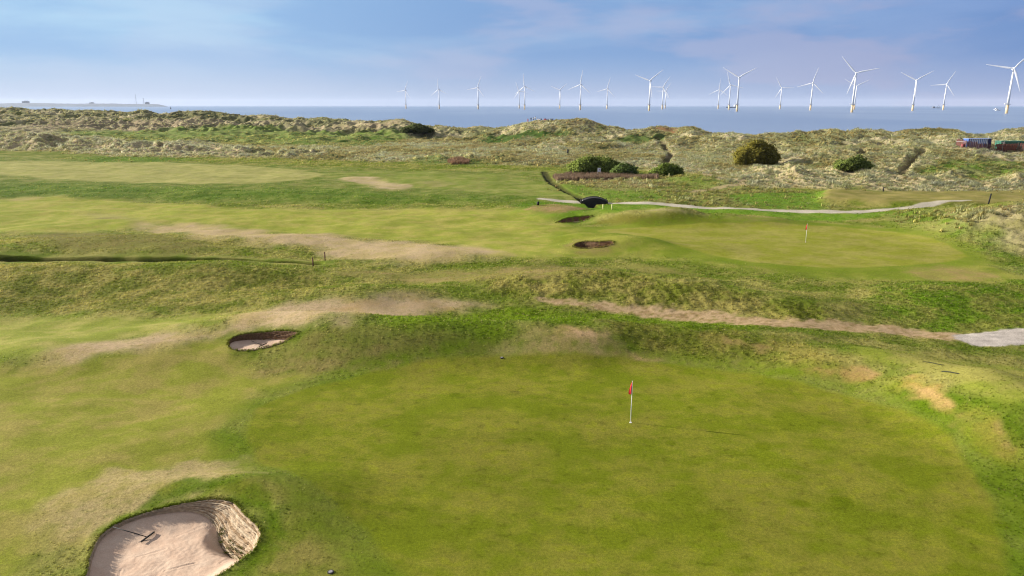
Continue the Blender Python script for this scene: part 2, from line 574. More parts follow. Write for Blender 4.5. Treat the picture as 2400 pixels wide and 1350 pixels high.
def cast(pts, detail=False):
    """photo measurements -> points on the terrain"""
    a = np.array(pts, float)
    ts = np.concatenate([np.arange(10, 120, 0.35), np.arange(120, 620, 0.8)])
    tn = tan_at(a[:, 1])
    out = np.zeros((len(a), 3))
    Yg = np.repeat(ts[None, :], len(a), 0)
    Zr = H - Yg * tn[:, None]
    Xg = (a[:, 0:1] - 1200.0) / FPX * (Yg * math.cos(PITCH) + (H - Zr) * math.sin(PITCH))
    Zg = h0(Xg.ravel(), Yg.ravel(), detail).reshape(Xg.shape)
    diff = Zr - Zg
    for i in range(len(a)):
        k = np.argmax(diff[i] < 0)
        if diff[i, k] >= 0:
            k = int(np.argmin(diff[i]))
            out[i] = (Xg[i, k], Yg[i, k], Zg[i, k])
            continue
        k = max(k, 1)
        f = diff[i, k - 1] / (diff[i, k - 1] - diff[i, k])
        out[i] = [(1 - f) * A[i, k - 1] + f * A[i, k] for A in (Xg, Yg, Zg)]
    return out


def PR(pts):
    return cast(pts)[:, :2]


def ground_z(x, y):
    return float(surface(np.array([float(x)]), np.array([float(y)]), True)['z'][0])


# ------------------------------------------------------------------ bunkers: outline (px, py, wall height)
BUNK = [
    dict(pts=[(190, 1400, .10), (205, 1345, .10), (214, 1300, .10), (235, 1256, .10), (272, 1228, .11), (330, 1205, .12), (400, 1186, .20), (455, 1175, .34), (505, 1170, .66), (545, 1178, 1.0),
              (572, 1208, 1.15), (607, 1245, 1.05), (603, 1276, .7), (580, 1304, .2), (530, 1340, .10), (470, 1375, .10), (400, 1410, .10), (300, 1440, .10), (220, 1430, .10)],
         n=220, batter=0.75, layers=17, deep=.40),
    dict(pts=[(536, 806, .16), (545, 794, .22), (565, 785, .32), (600, 778, .4), (650, 774, .46), (685, 775, .45), (697, 779, .35), (690, 786, .25), (665, 797, .12), (635, 808, .1), (600, 817, .1), (565, 822, .1), (545, 820, .12)],
         n=150, batter=0.2, layers=6, deep=.46),
    dict(pts=[(1345, 573, .6), (1352, 568, .8), (1370, 565, .8), (1400, 563.5, .75), (1432, 562, .7), (1437, 566, .4), (1425, 572, .12), (1400, 578, .1), (1372, 580, .1), (1352, 578, .3)],
         n=110, batter=0.1, layers=6, deep=.78),
    dict(pts=[(1304, 519, .5), (1315, 514, .55), (1335, 509, .55), (1360, 506.5, .5), (1386, 504, .35), (1378, 510, .15), (1358, 516, .1), (1338, 520, .1), (1318, 521.5, .2)],
         n=110, batter=0.1, layers=6, deep=.42),
]
for b in BUNK:
    pw = PR([(p[0], p[1]) for p in b['pts']])
    full = smooth_closed(np.column_stack([pw, [p[2] for p in b['pts']]]), b['n'])
    b['lip'] = full[:, :2]
    b['wall'] = np.maximum(full[:, 2], 0.12)
    b['lipz'] = h0(full[:, 0], full[:, 1])
    b['bbox'] = (b['lip'].min(0) - 3, b['lip'].max(0) + 3)
    b['floor'] = float((b['lipz'] - b['wall']).mean())

# ------------------------------------------------------------------ ground cover colours (as seen sunlit; divided by the light below)
KLIT = 1.55


def alb(c, k=None):
    return np.array(lin(c)) / (k or KLIT)


GROUND, GREEN, FAIRWAY, DUNES, PATH, TEEG, WORN = 0, 1, 2, 3, 4, 5, 6
# (outline px, colour, second colour, soft edge m, wobble m, wobble scale m, rough 0..1 or None, marram or None, region or None, strength)
_L = [
    # middle ground
    ([(-500, 378), (0, 366), (200, 372), (500, 380), (760, 392), (1000, 400), (1270, 402), (1290, 440), (1360, 470), (1000, 470), (0, 470), (-500, 470)], (112, 130, 52), (140, 142, 78), 6, 4, 14, .35, 0, None, .9),
    ([(-500, 415), (0, 378), (200, 380), (420, 382), (600, 390), (740, 403), (756, 409), (700, 422), (560, 431), (350, 428), (150, 421), (0, 411), (-500, 408)], (164, 164, 92), (176, 170, 105), 1.2, .8, 9, .0, 0, FAIRWAY, 1),
    ([(-500, 430), (0, 432), (300, 436), (700, 440), (1000, 455), (1250, 462), (1000, 478), (600, 470), (0, 458), (-500, 458)], (88, 118, 32), (112, 132, 50), 4, 3, 10, .8, 0, None, .8),
    ([(790, 405), (950, 402), (1150, 410), (1260, 425), (1330, 458), (1200, 456), (1000, 440), (820, 430)], (132, 146, 62), (148, 150, 80), 3, 2, 8, .1, 0, FAIRWAY, .9),
    ([(-500, 465), (0, 462), (250, 468), (520, 484), (800, 490), (1000, 491), (1200, 489), (1320, 500), (1330, 520), (1350, 545), (1345, 590), (1230, 600), (1130, 585), (900, 558), (620, 542), (400, 522), (250, 540), (0, 545), (-500, 545)],
     (158, 165, 68), (172, 166, 86), 2.2, 1.5, 8, .0, 0, FAIRWAY, 1),
    ([(1300, 545), (1400, 530), (1480, 525), (1850, 520), (1960, 523), (2100, 538), (2230, 566), (2330, 610), (2400, 660), (2000, 655), (1800, 640), (1560, 610), (1480, 590), (1440, 600), (1340, 600)], (132, 146, 50), (148, 150, 66), 2, 1.2, 6, .1, 0, FAIRWAY, .95),
    # near left fairway and apron
    ([(-500, 735), (0, 738), (250, 742), (480, 738), (620, 728), (500, 757), (300, 788), (100, 818), (0, 830), (-500, 850)], (150, 158, 66), (170, 165, 90), 1.5, 1.2, 6, .1, 0, FAIRWAY, .95),
    ([(-500, 880), (0, 872), (90, 850), (300, 820), (520, 795), (545, 830), (620, 858), (720, 880), (600, 935), (545, 1010), (560, 1085), (450, 1095), (300, 1120), (150, 1160), (60, 1240), (50, 1330), (60, 1450), (-500, 1450)],
     (146, 151, 58), (160, 150, 80), 1.0, .9, 4, .05, 0, FAIRWAY, 1),
    # lush bands
    ([(840, 745), (1000, 738), (1150, 729), (1350, 724), (1550, 728), (1720, 750), (1740, 772), (1560, 768), (1350, 766), (1200, 772), (1100, 795), (960, 785), (860, 765)], (118, 142, 34), (100, 122, 32), .9, .8, 3, .9, 0, None, .9),
    ([(2030, 672), (2200, 662), (2400, 660), (2700, 660), (2700, 780), (2400, 772), (2250, 780), (2080, 752), (2040, 705)], (108, 136, 36), (134, 138, 64), .9, .9, 3, 1.0, .12, None, .95),
    ([(1380, 486), (1500, 480), (1700, 487), (1950, 500), (2080, 496), (2000, 516), (1850, 514), (1700, 500), (1500, 492), (1400, 496)], (108, 146, 36), (124, 146, 52), 1.2, 1, 5, .5, 0, None, .9),
    ([(2060, 500), (2200, 492), (2300, 500), (2400, 560), (2400, 640), (2330, 600), (2250, 560), (2150, 530)], (118, 142, 50), (140, 146, 78), 1.5, 1.2, 4, .9, .3, None, .9),
    ([(2250, 486), (2340, 486), (2700, 480), (2700, 660), (2440, 620), (2370, 580), (2290, 535), (2240, 505)], (200, 186, 138), (164, 156, 104), 2, 1.6, 4, .3, 1.0, None, .95),
    ([(1290, 470), (1380, 478), (1400, 500), (1300, 520), (1200, 480)], (104, 140, 34), (96, 124, 34), 2, 1, 4, .6, 0, None, .8),
    # rough ridges
    ([(1110, 650), (1300, 632), (1500, 645), (1700, 680), (1850, 712), (1930, 738), (1850, 752), (1650, 728), (1400, 700), (1180, 690)], (118, 124, 48), (160, 150, 84), 1, .9, 2.5, 1.0, .3, None, .9),
    ([(-500, 612), (0, 612), (300, 622), (600, 628), (760, 640), (740, 690), (560, 715), (200, 730), (-500, 735)], (116, 122, 50), (152, 144, 80), 2, 1.4, 4, .9, .06, None, .9),
    ([(560, 860), (640, 850), (800, 830), (1100, 830), (1300, 842), (1110, 852), (900, 868), (760, 885), (640, 880)], (168, 150, 96), (128, 126, 58), .8, .9, 2.5, .5, 0, None, 1),
    ([(1450, 760), (1700, 765), (1900, 800), (1960, 850), (1800, 862), (1560, 840), (1480, 810)], (122, 128, 50), (152, 142, 72), .8, .9, 2.5, 1.0, .05, None, .85),
    ([(1750, 870), (1950, 895), (2130, 935), (2260, 1000), (2360, 1100), (2420, 1250), (2420, 1000), (2250, 930), (2060, 880), (1900, 862)], (96, 122, 24), (120, 130, 40), .7, .8, 2.2, .7, 0, None, .85),
    ([(640, 1110), (720, 1140), (800, 1200), (870, 1270), (930, 1340), (950, 1450), (560, 1450), (620, 1330), (660, 1250), (650, 1180), (590, 1120)], (116, 126, 40), (138, 130, 66), .6, .7, 2, .35, 0, None, .85),
    ([(600, 850), (700, 800), (820, 770), (960, 790), (1110, 800), (1180, 836), (1000, 845), (800, 850), (680, 870)], (140, 132, 72), (112, 122, 46), .9, .9, 2.4, .5, 0, None, .85),
    ([(1480, 846), (1560, 836), (1700, 850), (1860, 866), (1900, 876), (1740, 872), (1560, 856)], (158, 146, 88), (128, 130, 56), .5, .6, 1.8, .35, 0, None, .9),
    # dry and worn grass
    ([(90, 830), (200, 800), (400, 780), (545, 752), (640, 716), (800, 702), (950, 690), (1100, 704), (1135, 716), (1000, 728), (850, 738), (700, 754), (560, 784), (400, 812), (200, 838), (110, 846)], (208, 182, 142), (190, 166, 118), 1.2, 1.0, 2.6, .12, 0, None, 1),
    ([(720, 712), (850, 706), (1000, 708), (1090, 716), (950, 722), (800, 726)], (206, 178, 136), (184, 156, 108), .6, .7, 1.6, .05, 0, None, .9),
    ([(330, 523), (500, 531), (700, 549), (900, 564), (1060, 577), (1165, 588), (1140, 601), (950, 613), (820, 606), (700, 582), (500, 556), (380, 541)], (208, 182, 142), (192, 170, 122), 1.8, 1.6, 4, .05, 0, None, .95),
    ([(190, 497), (260, 499), (330, 520), (240, 512)], (176, 160, 108), (160, 155, 90), 1.5, 1, 4, .05, 0, None, .7),
    ([(60, 558), (220, 545), (420, 560), (560, 580), (430, 586), (250, 592), (120, 580)], (146, 132, 80), (120, 120, 58), 1.6, 1.4, 4, .3, 0, None, .8),
    ([(900, 640), (1050, 636), (1140, 634), (1300, 624), (1420, 634), (1300, 650), (1120, 655), (1000, 662)], (172, 150, 100), (126, 126, 58), 1, 1, 3, .2, 0, None, .8),
    ([(800, 640), (880, 632), (940, 645), (850, 652)], (168, 146, 96), (120, 124, 52), 1, 1, 3, .3, 0, None, .8),
    ([(1170, 838), (1240, 800), (1320, 770), (1400, 780), (1450, 800), (1510, 832), (1530, 850), (1350, 850)], (216, 180, 134), (178, 150, 98), .5, .7, 1.8, .22, 0, None, 1),
    ([(1120, 838), (1200, 792), (1270, 770), (1320, 776), (1240, 800), (1190, 838)], (190, 172, 112), (154, 148, 76), .6, .5, 1.8, .4, 0, None, 1),
    ([(1885, 865), (1940, 860), (2030, 871), (2042, 884), (1960, 889)], (196, 162, 108), (168, 142, 84), .4, .5, 1.4, .35, 0, None, 1),
    ([(2095, 884), (2200, 900), (2242, 938), (2200, 952), (2135, 918)], (200, 166, 106), (160, 142, 68), .4, .5, 1.3, .35, 0, None, 1),
    ([(2235, 970), (2330, 1000), (2370, 1065), (2290, 1055)], (190, 160, 104), (146, 138, 60), .4, .6, 1.4, .35, 0, None, .95),
    ([(1660, 790), (1760, 800), (1930, 820), (1930, 826), (1780, 815)], (168, 140, 92), (120, 124, 44), .4, .5, 1.4, .2, 0, None, .7),
    ([(2000, 828), (2150, 832), (2300, 850), (2400, 870), (2400, 960), (2250, 890), (2100, 850)], (150, 158, 62), (160, 155, 80), .8, .8, 2.5, .3, 0, None, .8),
    ([(120, 1285), (75, 1230), (110, 1180), (200, 1130), (330, 1102), (520, 1082), (605, 1085), (600, 1108), (470, 1122), (390, 1160), (280, 1205), (225, 1255), (190, 1290), (150, 1275)], (194, 174, 122), (168, 154, 92), .5, .6, 1.4, .2, 0, None, .95),
    ([(400, 1130), (520, 1118), (600, 1130), (655, 1180), (660, 1240), (640, 1290), (560, 1370), (540, 1350), (600, 1290), (620, 1245), (580, 1190), (540, 1162), (470, 1158), (390, 1175), (330, 1195)], (92, 118, 16), (112, 120, 34), .3, .3, 1.2, .35, 0, None, .85),
    ([(530, 775), (620, 762), (700, 764), (720, 778), (690, 792), (600, 830), (540, 832), (515, 810)], (104, 120, 32), (130, 130, 56), .5, .4, 1.4, .2, 0, None, .8),
    ([(795, 420), (840, 414), (880, 416), (905, 426), (950, 433), (952, 441), (915, 446), (880, 442), (860, 432)], (208, 184, 146), (186, 168, 120), 1.2, 1.1, 3, .0, 0, None, .95),
    ([(980, 428), (1030, 426), (1060, 434), (1010, 437)], (172, 162, 106), (150, 150, 80), 1.2, 1, 3, .0, 0, None, .8),
    ([(20, 465), (70, 462), (90, 469), (40, 472)], (184, 164, 110), (165, 160, 92), 1.2, 1, 3, .0, 0, None, .8),
    ([(2120, 629), (2225, 624), (2335, 645), (2260, 655), (2150, 646)], (176, 152, 100), (152, 144, 78), .9, .8, 2, .1, 0, None, .9),
    ([(1440, 622), (1520, 622), (1620, 640), (1540, 638)], (164, 150, 90), (140, 140, 66), .8, .7, 2, .1, 0, None, .7),
    ([(1235, 490), (1260, 481), (1310, 478), (1365, 488), (1372, 494), (1310, 499), (1250, 496)], (176, 146, 104), (140, 130, 70), .9, .8, 2.4, .3, 0, None, .92),
    ([(1700, 512), (1745, 506), (1800, 508), (1840, 517), (1770, 521)], (170, 152, 100), (148, 146, 74), .8, .7, 2, .2, 0, None, .85),
    ([(1470, 492), (1540, 490), (1610, 497), (1640, 503), (1560, 499)], (176, 162, 112), (150, 148, 74), .7, .6, 2, .2, 0, None, .85),
    ([(1400, 515), (1500, 505), (1660, 510), (1700, 520), (1560, 526), (1430, 528)], (134, 128, 56), (116, 116, 40), .9, .8, 2.4, .3, 0, None, .8),
    ([(1325, 575), (1345, 564), (1400, 558), (1450, 561), (1470, 570), (1440, 584), (1400, 597), (1350, 592)], (152, 138, 82), (132, 128, 62), .7, .6, 1.8, .2, 0, None, .9),
    # ground between the bridge and the dunes
    ([(1300, 430), (1400, 418), (1560, 414), (1750, 430), (1900, 452), (1935, 478), (1900, 490), (1700, 482), (1500, 474), (1400, 468), (1340, 452)], (150, 146, 88), (120, 136, 56), 3, 2.4, 6, .9, .35, None, .9),
    ([(1310, 440), (1380, 432), (1480, 440), (1560, 462), (1500, 472), (1400, 468), (1350, 458)], (112, 146, 42), (126, 142, 62), 2.4, 2, 5, .7, 0, None, .85),
    ([(1560, 420), (1650, 412), (1730, 432), (1700, 442), (1600, 434)], (120, 146, 52), (140, 146, 78), 2.4, 2, 5, .7, .1, None, .85),
    ([(1700, 462), (1800, 452), (1930, 448), (1940, 476), (1900, 490), (1780, 482)], (104, 146, 40), (112, 134, 46), 1.6, 1.4, 4, .8, 0, None, .85),
    ([(1330, 425), (1430, 420), (1520, 424), (1560, 432), (1480, 446), (1380, 440)], (168, 148, 108), (140, 136, 84), 2, 1.8, 4, .6, .3, None, .7),
]
LAYERS = []
for L in _L:
    w = PR(L[0])
    LAYERS.append((smooth_closed(w, max(24, 3 * len(w))),) + tuple(L[1:]))
# patches on the dunes
_D = [
    ([(120, 325), (170, 308), (380, 304), (560, 296), (720, 302), (850, 306), (960, 312), (900, 325), (780, 340), (640, 342), (440, 332), (200, 330)], (122, 146, 66), (140, 148, 84), 8, 5, 12, .6, .15, .95),
    ([(780, 344), (840, 326), (930, 318), (940, 326), (880, 344), (800, 350)], (92, 122, 44), (110, 130, 60), 5, 4, 8, .6, .1, .9),
    ([(380, 272), (440, 262), (520, 264), (600, 276), (560, 284), (400, 284)], (112, 118, 76), (128, 126, 88), 8, 6, 14, .3, .4, .9),
    ([(1125, 335), (1140, 318), (1200, 308), (1330, 310), (1345, 318), (1250, 322), (1180, 334)], (64, 92, 34), (78, 104, 38), 4, 3, 6, .7, .0, .95),
    ([(1370, 300), (1410, 292), (1440, 298), (1420, 308), (1380, 306)], (92, 110, 46), (70, 88, 36), 3, 3, 6, .5, .1, .9),
    ([(1440, 328), (1470, 316), (1530, 312), (1585, 318), (1560, 328), (1480, 338)], (74, 100, 38), (88, 108, 44), 3, 3, 6, .6, .0, .92),
    ([(1508, 352), (1535, 348), (1540, 357), (1512, 360)], (70, 96, 36), (84, 104, 40), 2, 1, 4, .6, .0, .9),
    ([(950, 375), (1040, 372), (1150, 382), (1150, 388), (1000, 384)], (96, 122, 44), (120, 132, 66), 4, 3, 8, .6, .1, .8),
    ([(190, 374), (240, 364), (420, 366), (420, 376), (300, 380)], (96, 128, 36), (110, 134, 50), 4, 3, 8, .5, .05, .9),
    ([(2130, 408), (2200, 378), (2290, 372), (2400, 380), (2400, 420), (2250, 412)], (104, 132, 44), (134, 140, 80), 3, 3, 6, .7, .25, .9),
    ([(1860, 385), (1900, 375), (1960, 388), (1940, 398)], (104, 108, 58), (124, 120, 74), 3, 2, 6, .5, .4, .8),
    ([(1310, 286), (1350, 280), (1390, 284), (1410, 292), (1370, 298), (1320, 296)], (110, 100, 72), (130, 118, 84), 3, 3, 6, .1, .35, .8),
    ([(1535, 300), (1555, 291), (1600, 292), (1590, 304), (1550, 308)], (168, 122, 84), (150, 116, 80), 2, 2, 5, .0, .1, .9),
    ([(-300, 350), (0, 342), (60, 312), (350, 334), (520, 343), (600, 350), (560, 362), (300, 366), (100, 350)], (214, 192, 150), (228, 208, 166), 4, 3, 6, .1, 1.0, .95),
    ([(1690, 428), (1740, 402), (1830, 388), (1950, 396), (2200, 412), (2400, 418), (2700, 420), (2700, 465), (2400, 452), (2100, 445), (1900, 438), (1800, 440)], (222, 206, 160), (196, 178, 134), 3, 2.5, 5, .1, 1.0, 1),
    ([(1580, 388), (1640, 345), (1730, 345), (1860, 330), (1780, 372), (1700, 395)], (204, 190, 142), (170, 160, 110), 4, 4, 8, .1, 1.0, .8),
    ([(1890, 352), (2000, 342), (2250, 340), (2160, 372), (2120, 402), (2000, 392), (1950, 372)], (208, 194, 142), (168, 158, 106), 4, 3, 7, .1, 1.0, .8),
    ([(0, 300), (200, 282), (450, 278), (900, 285), (1120, 298), (900, 300), (600, 292), (300, 308)], (204, 180, 148), (176, 160, 124), 8, 6, 12, .1, .9, .75),
]
for L in _D:
    w = PR(L[0])
    LAYERS.append((smooth_closed(w, max(24, 3 * len(w))), L[1], L[2], L[3], L[4], L[5], L[6], L[7], None, L[8]))
WORN_PATH = PR([(1270, 711), (1330, 712), (1400, 717), (1500, 724), (1600, 735), (1700, 747), (1760, 757), (1850, 766), (1950, 769), (2060, 773), (2160, 780), (2240, 786)])
PAVED = smooth_closed(PR([(2228, 784), (2290, 776), (2400, 769), (2700, 758), (2700, 800), (2400, 803), (2300, 807), (2262, 798)]), 40)
SAND_TRACK = [PR([(1600, 404), (1650, 408), (1690, 418), (1740, 424)]), PR([(1740, 432), (1680, 441), (1630, 450)])]
DARK_TRACK = [(PR([(1540, 318), (1556, 340), (1573, 362), (1562, 382), (1556, 392)]), 1.7), (PR([(2168, 346), (2140, 368), (2118, 398), (2104, 410)]), 1.5), (PR([(2022, 348), (2020, 364)]), 1.2), (PR([(2085, 395), (2092, 404)]), 1.2)]
SPOTS = [(1573, 1037, .28), (1788, 1046, .42), (1300, 1130, .2), (1490, 925, .3), (1065, 925, .35), (1880, 1180, .3), (1975, 1175, .45), (1620, 955, .22), (2350, 1230, .3)]
SPOTS = [(flat(a, b), r) for a, b, r in SPOTS]


def lerp3(c, col, m):
    return c + (col - c) * m[:, None]


def surface(x, y, want_col=False):
    """height, colour, cover and region of the ground at points x, y"""
    z = h0(x, y)
    _, foot, crest = dune(x, y)
    n = len(x)
    pit = np.zeros(n, bool)
    # ditches and hollow tracks
    sel = (y > 55) & (y < 75) & (x < -12)
    if sel.any():
        d = line_dist(x[sel], y[sel], DITCH_A)
        w = 0.80 + 0.2 * perlin(x[sel] / 3.0, y[sel] / 3.0, 21)
        z[sel] -= 1.0 * sstep(w + 0.22, w * 0.55, d)
    sel = (y > 95) & (y < 175) & (x > -5) & (x < 30)
    if sel.any():
        d = line_dist(x[sel], y[sel], DITCH_B)
        z[sel] -= .6 * sstep(.85, 0.4, d) * np.interp(y[sel], [100, 120, 150], [1.0, .9, .35])
    for pl, wd in DARK_TRACK:
        mn, mx = pl.min(0) - 6, pl.max(0) + 6
        sel = (x > mn[0]) & (x < mx[0]) & (y > mn[1]) & (y < mx[1])
        if sel.any():
            d = line_dist(x[sel], y[sel], pl)
            z[sel] -= 1.1 * sstep(wd * 1.1, wd * 0.25, d)
    for b in BUNK:
        mn, mx = b['bbox']
        sel = (x > mn[0]) & (x < mx[0]) & (y > mn[1]) & (y < mx[1])
        if sel.any():
            idx = np.where(sel)[0]
            s = poly_sdf(x[idx], y[idx], b['lip'])
            ins = idx[s < 0.0]
            pit[ins] = True
            z[ins] = np.minimum(z[ins], (b['lipz'] - b['wall']).min() - 1.2)
            # a slightly raised lip
            out = idx[s >= 0.0]
            z[out] += 0.06 * np.exp(-(s[s >= 0.0] / 0.35) ** 2)
    res = dict(z=z, pit=pit)
    if not want_col:
        return res
    f32 = lambda a: np.asarray(a)
    dm = sstep(-5, 8, y - foot + 5 * perlin(x / 14, y / 14, 30))
    big = fbm(x / 11, y / 9, 3, 40)
    mid = fbm(x / 2.8, y / 2.4, 3, 44)
    sml = fbm(x / 0.8, y / 0.7, 3, 48)
    mix1 = sstep(-.5, .6, big * .55 + mid * .6 + sml * .2)
    # rough grassland
    col = lerp3(np.tile(alb((114, 130, 44)), (n, 1)), alb((156, 150, 84)), mix1)
    r = np.full(n, 0.85)
    m = np.zeros(n)
    region = np.zeros(n, np.int8)
    # dunes
    dn = fbm(x / 26, y / 30, 3, 52)
    dcol = lerp3(np.tile(alb((142, 142, 100)), (n, 1)), alb((204, 190, 150)), sstep(-.35, .45, dn + .5 * mid))
    dcol = lerp3(dcol, alb((112, 122, 66)), sstep(.1, .6, fbm(x / 17, y / 19, 2, 57)) * .7)
    col = col * (1 - dm[:, None]) + dcol * dm[:, None]
    r = r * (1 - dm) + 0.25 * dm
    m = m * (1 - dm) + 0.85 * dm
    region[dm > .5] = DUNES
    for (pl, c1, c2, soft, wob, ws, rr, mm, reg, stg) in LAYERS:
        mn, mx = pl.min(0) - soft * 2 - wob * 2, pl.max(0) + soft * 2 + wob * 2
        sel = np.where((x > mn[0]) & (x < mx[0]) & (y > mn[1]) & (y < mx[1]))[0]
        if not len(sel):
            continue
        xs, ys = x[sel], y[sel]
        s = poly_sdf(xs, ys, pl) + wob * fbm(xs / ws, ys / ws, 3, 60) * 1.1
        mk = sstep(soft, -soft, s) * stg
        a1, a2 = alb(c1), alb(c2)
        cc = a1 + (a2 - a1) * sstep(-.45, .55, mid[sel] * .7 + sml[sel] * .35 + big[sel] * .3)[:, None]
        if c1[0] > c1[1] + 8:       # dry grass is broken up by living turf
            hf = fbm(xs / .34, ys / .24, 3, 161)
            mk = mk * (1 - .30 * sstep(-.1, .75, hf))
            mk = mk * (1 - .18 * sstep(.05, .7, sml[sel] * .7 + mid[sel] * .6))
        col[sel] = col[sel] * (1 - mk[:, None]) + cc * mk[:, None]
        r[sel] = r[sel] * (1 - mk) + rr * mk
        m[sel] = m[sel] * (1 - mk) + mm * mk
        if reg is not None:
            region[sel[mk > .5 * stg]] = reg
    # greens with their collars
    for poly, c1, c2, cw in ((GA, (118, 129, 32), (138, 136, 54), 1.3), (GB, (146, 150, 54), (164, 158, 82), 2.2)):
        mn, mx = poly.min(0) - 5, poly.max(0) + 5
        sel = np.where((x > mn[0]) & (x < mx[0]) & (y > mn[1]) & (y < mx[1]))[0]
        xs, ys = x[sel], y[sel]
        s = poly_sdf(xs, ys, poly) + .22 * perlin(xs / 1.7, ys / 1.7, 61)
        lush = sstep(cw + .5, cw * .6, s) * (.7 + .3 * sml[sel])
        a = alb((98, 124, 14)) if cw < 2 else alb((116, 138, 32))
        lush = np.clip(lush, 0, 1) * .72
        col[sel] = col[sel] * (1 - lush[:, None]) + a * lush[:, None]
        r[sel] *= 1 - .6 * lush
        mk = sstep(.26, -.26, s)
        f1 = fbm(xs / 3.4, ys / 2.6, 4, 64)
        f2 = fbm(xs / .75, ys / .6, 3, 67)
        cc = alb(c1) + (alb(c2) - alb(c1)) * sstep(-.5, .55, f1 * .75 + f2 * .4)[:, None]
        br = sstep(.25, .75, f2 + .35 * f1)
        cc = cc * (1 - .35 * br[:, None]) + alb((136, 148, 22)) * .35 * br[:, None]
        dk = sstep(.45, .8, fbm(xs / .55, ys / .4, 2, 71))
        cc *= (1 - .22 * dk)[:, None]
        col[sel] = col[sel] * (1 - mk[:, None]) + cc * mk[:, None]
        r[sel] *= 1 - mk
        m[sel] *= 1 - mk
        region[sel[mk > .5]] = GREEN
    for (sx, sy), rad in SPOTS:
        d = np.hypot(x - sx, y - sy)
        sel = d < rad * 3
        k = sstep(rad * 1.1, rad * .6, d[sel] + .25 * rad * perlin(x[sel] / .2, y[sel] / .2, 73)) * .55
        col[sel] = col[sel] * (1 - k[:, None]) + alb((96, 112, 8)) * k[:, None]
    # tee
    sel = np.where((y > 85) & (y < 140) & (x > 35))[0]
    if len(sel):
        s = poly_sdf(x[sel], y[sel], TEE) + .5 * perlin(x[sel] / 4, y[sel] / 4, 75)
        mk = sstep(.5, -.5, s) * .95
        cc = alb((142, 136, 72)) + (alb((158, 146, 88)) - alb((142, 136, 72))) * sstep(-.4, .5, mid[sel])[:, None]
        col[sel] = col[sel] * (1 - mk[:, None]) + cc * mk[:, None]
        r[sel] *= 1 - mk
        m[sel] *= 1 - mk
        region[sel[mk > .5]] = TEEG
    # worn footpath, paved path, gravel path, sandy tracks
    d = line_dist(x, y, WORN_PATH) if n < 5 else None
    mn, mx = WORN_PATH.min(0) - 4, WORN_PATH.max(0) + 4
    sel = np.where((x > mn[0]) & (x < mx[0]) & (y > mn[1]) & (y < mx[1]))[0]
    d = line_dist(x[sel], y[sel], WORN_PATH) + .38 * fbm(x[sel] / 1.2, y[sel] / .8, 3, 77)
    wd = .28 + .58 * sstep(WORN_PATH[0, 0], WORN_PATH[5, 0], x[sel])
    mk = sstep(wd + .35, wd - .25, d) * .92
    fine_ = fbm(x[sel] / .35, y[sel] / .3, 3, 141)
    mk = mk * (1 - .35 * sstep(.1, .8, fine_))
    cc = alb((204, 174, 136)) + (alb((160, 132, 96)) - alb((204, 174, 136))) * sstep(-.4, .6, fine_ * .6 + sml[sel] * .5)[:, None]
    col[sel] = col[sel] * (1 - mk[:, None]) + cc * mk[:, None]
    r[sel] *= 1 - mk
    region[sel[mk > .6]] = WORN
    sel = np.where((x > PAVED[:, 0].min() - 2) & (y > PAVED[:, 1].min() - 2) & (y < PAVED[:, 1].max() + 2))[0]
    xs_p, ys_p = x[sel], y[sel]
    s = poly_sdf(x[sel], y[sel], PAVED) + .16 * fbm(x[sel] / .7, y[sel] / .7, 2, 79)
    mk = sstep(.12, -.12, s)
    cc = alb((208, 197, 184)) * (1 + .10 * sml[sel] + .10 * mid[sel] + .16 * perlin(xs_p / 3.2, ys_p / .28, 151) + .08 * perlin(xs_p / .4, ys_p / .4, 152))[:, None]
    col[sel] = col[sel] * (1 - mk[:, None]) + cc * mk[:, None]
    r[sel] *= 1 - mk
    m[sel] *= 1 - mk
    region[sel[mk > .5]] = PATH
    sel = np.where((y > 88) & (y < 125) & (x > 0) & (x < 90))[0]
    if len(sel):
        d = line_dist(x[sel], y[sel], PATH_FAR) + .2 * perlin(x[sel] / 2, y[sel] / 2, 81)
        pw_ = np.interp(x[sel], [PATH_FAR[0, 0], PATH_FAR[1, 0], PATH_FAR[8, 0], PATH_FAR[10, 0]], [.5, 1.0, 1.0, .42])
        mk = sstep(1.5 * pw_, 1.05 * pw_, d) * .95
        cc = alb((206, 196, 176)) * (1 + .06 * mid[sel])[:, None]
        col[sel] = col[sel] * (1 - mk[:, None]) + cc * mk[:, None]
        r[sel] *= 1 - mk
        m[sel] *= 1 - mk
        region[sel[mk > .5]] = PATH
    for pl in SAND_TRACK:
        mn, mx = pl.min(0) - 4, pl.max(0) + 4
        sel = np.where((x > mn[0]) & (x < mx[0]) & (y > mn[1]) & (y < mx[1]))[0]
        d = line_dist(x[sel], y[sel], pl) + .3 * perlin(x[sel] / 2, y[sel] / 2, 83)
        mk = sstep(1.2, .5, d) * .8
        col[sel] = col[sel] * (1 - mk[:, None]) + alb((190, 168, 128)) * mk[:, None]
        r[sel] *= 1 - mk
        m[sel] *= 1 - mk
    for pl, wd in DARK_TRACK:
        mn, mx = pl.min(0) - 5, pl.max(0) + 5
        sel = np.where((x > mn[0]) & (x < mx[0]) & (y > mn[1]) & (y < mx[1]))[0]
        mk = sstep(wd * .8, wd * .3, line_dist(x[sel], y[sel], pl))
        m[sel] *= 1 - mk
        r[sel] *= 1 - mk
        col[sel] = col[sel] * (1 - .8 * mk[:, None]) + alb((96, 84, 56)) * .8 * mk[:, None]
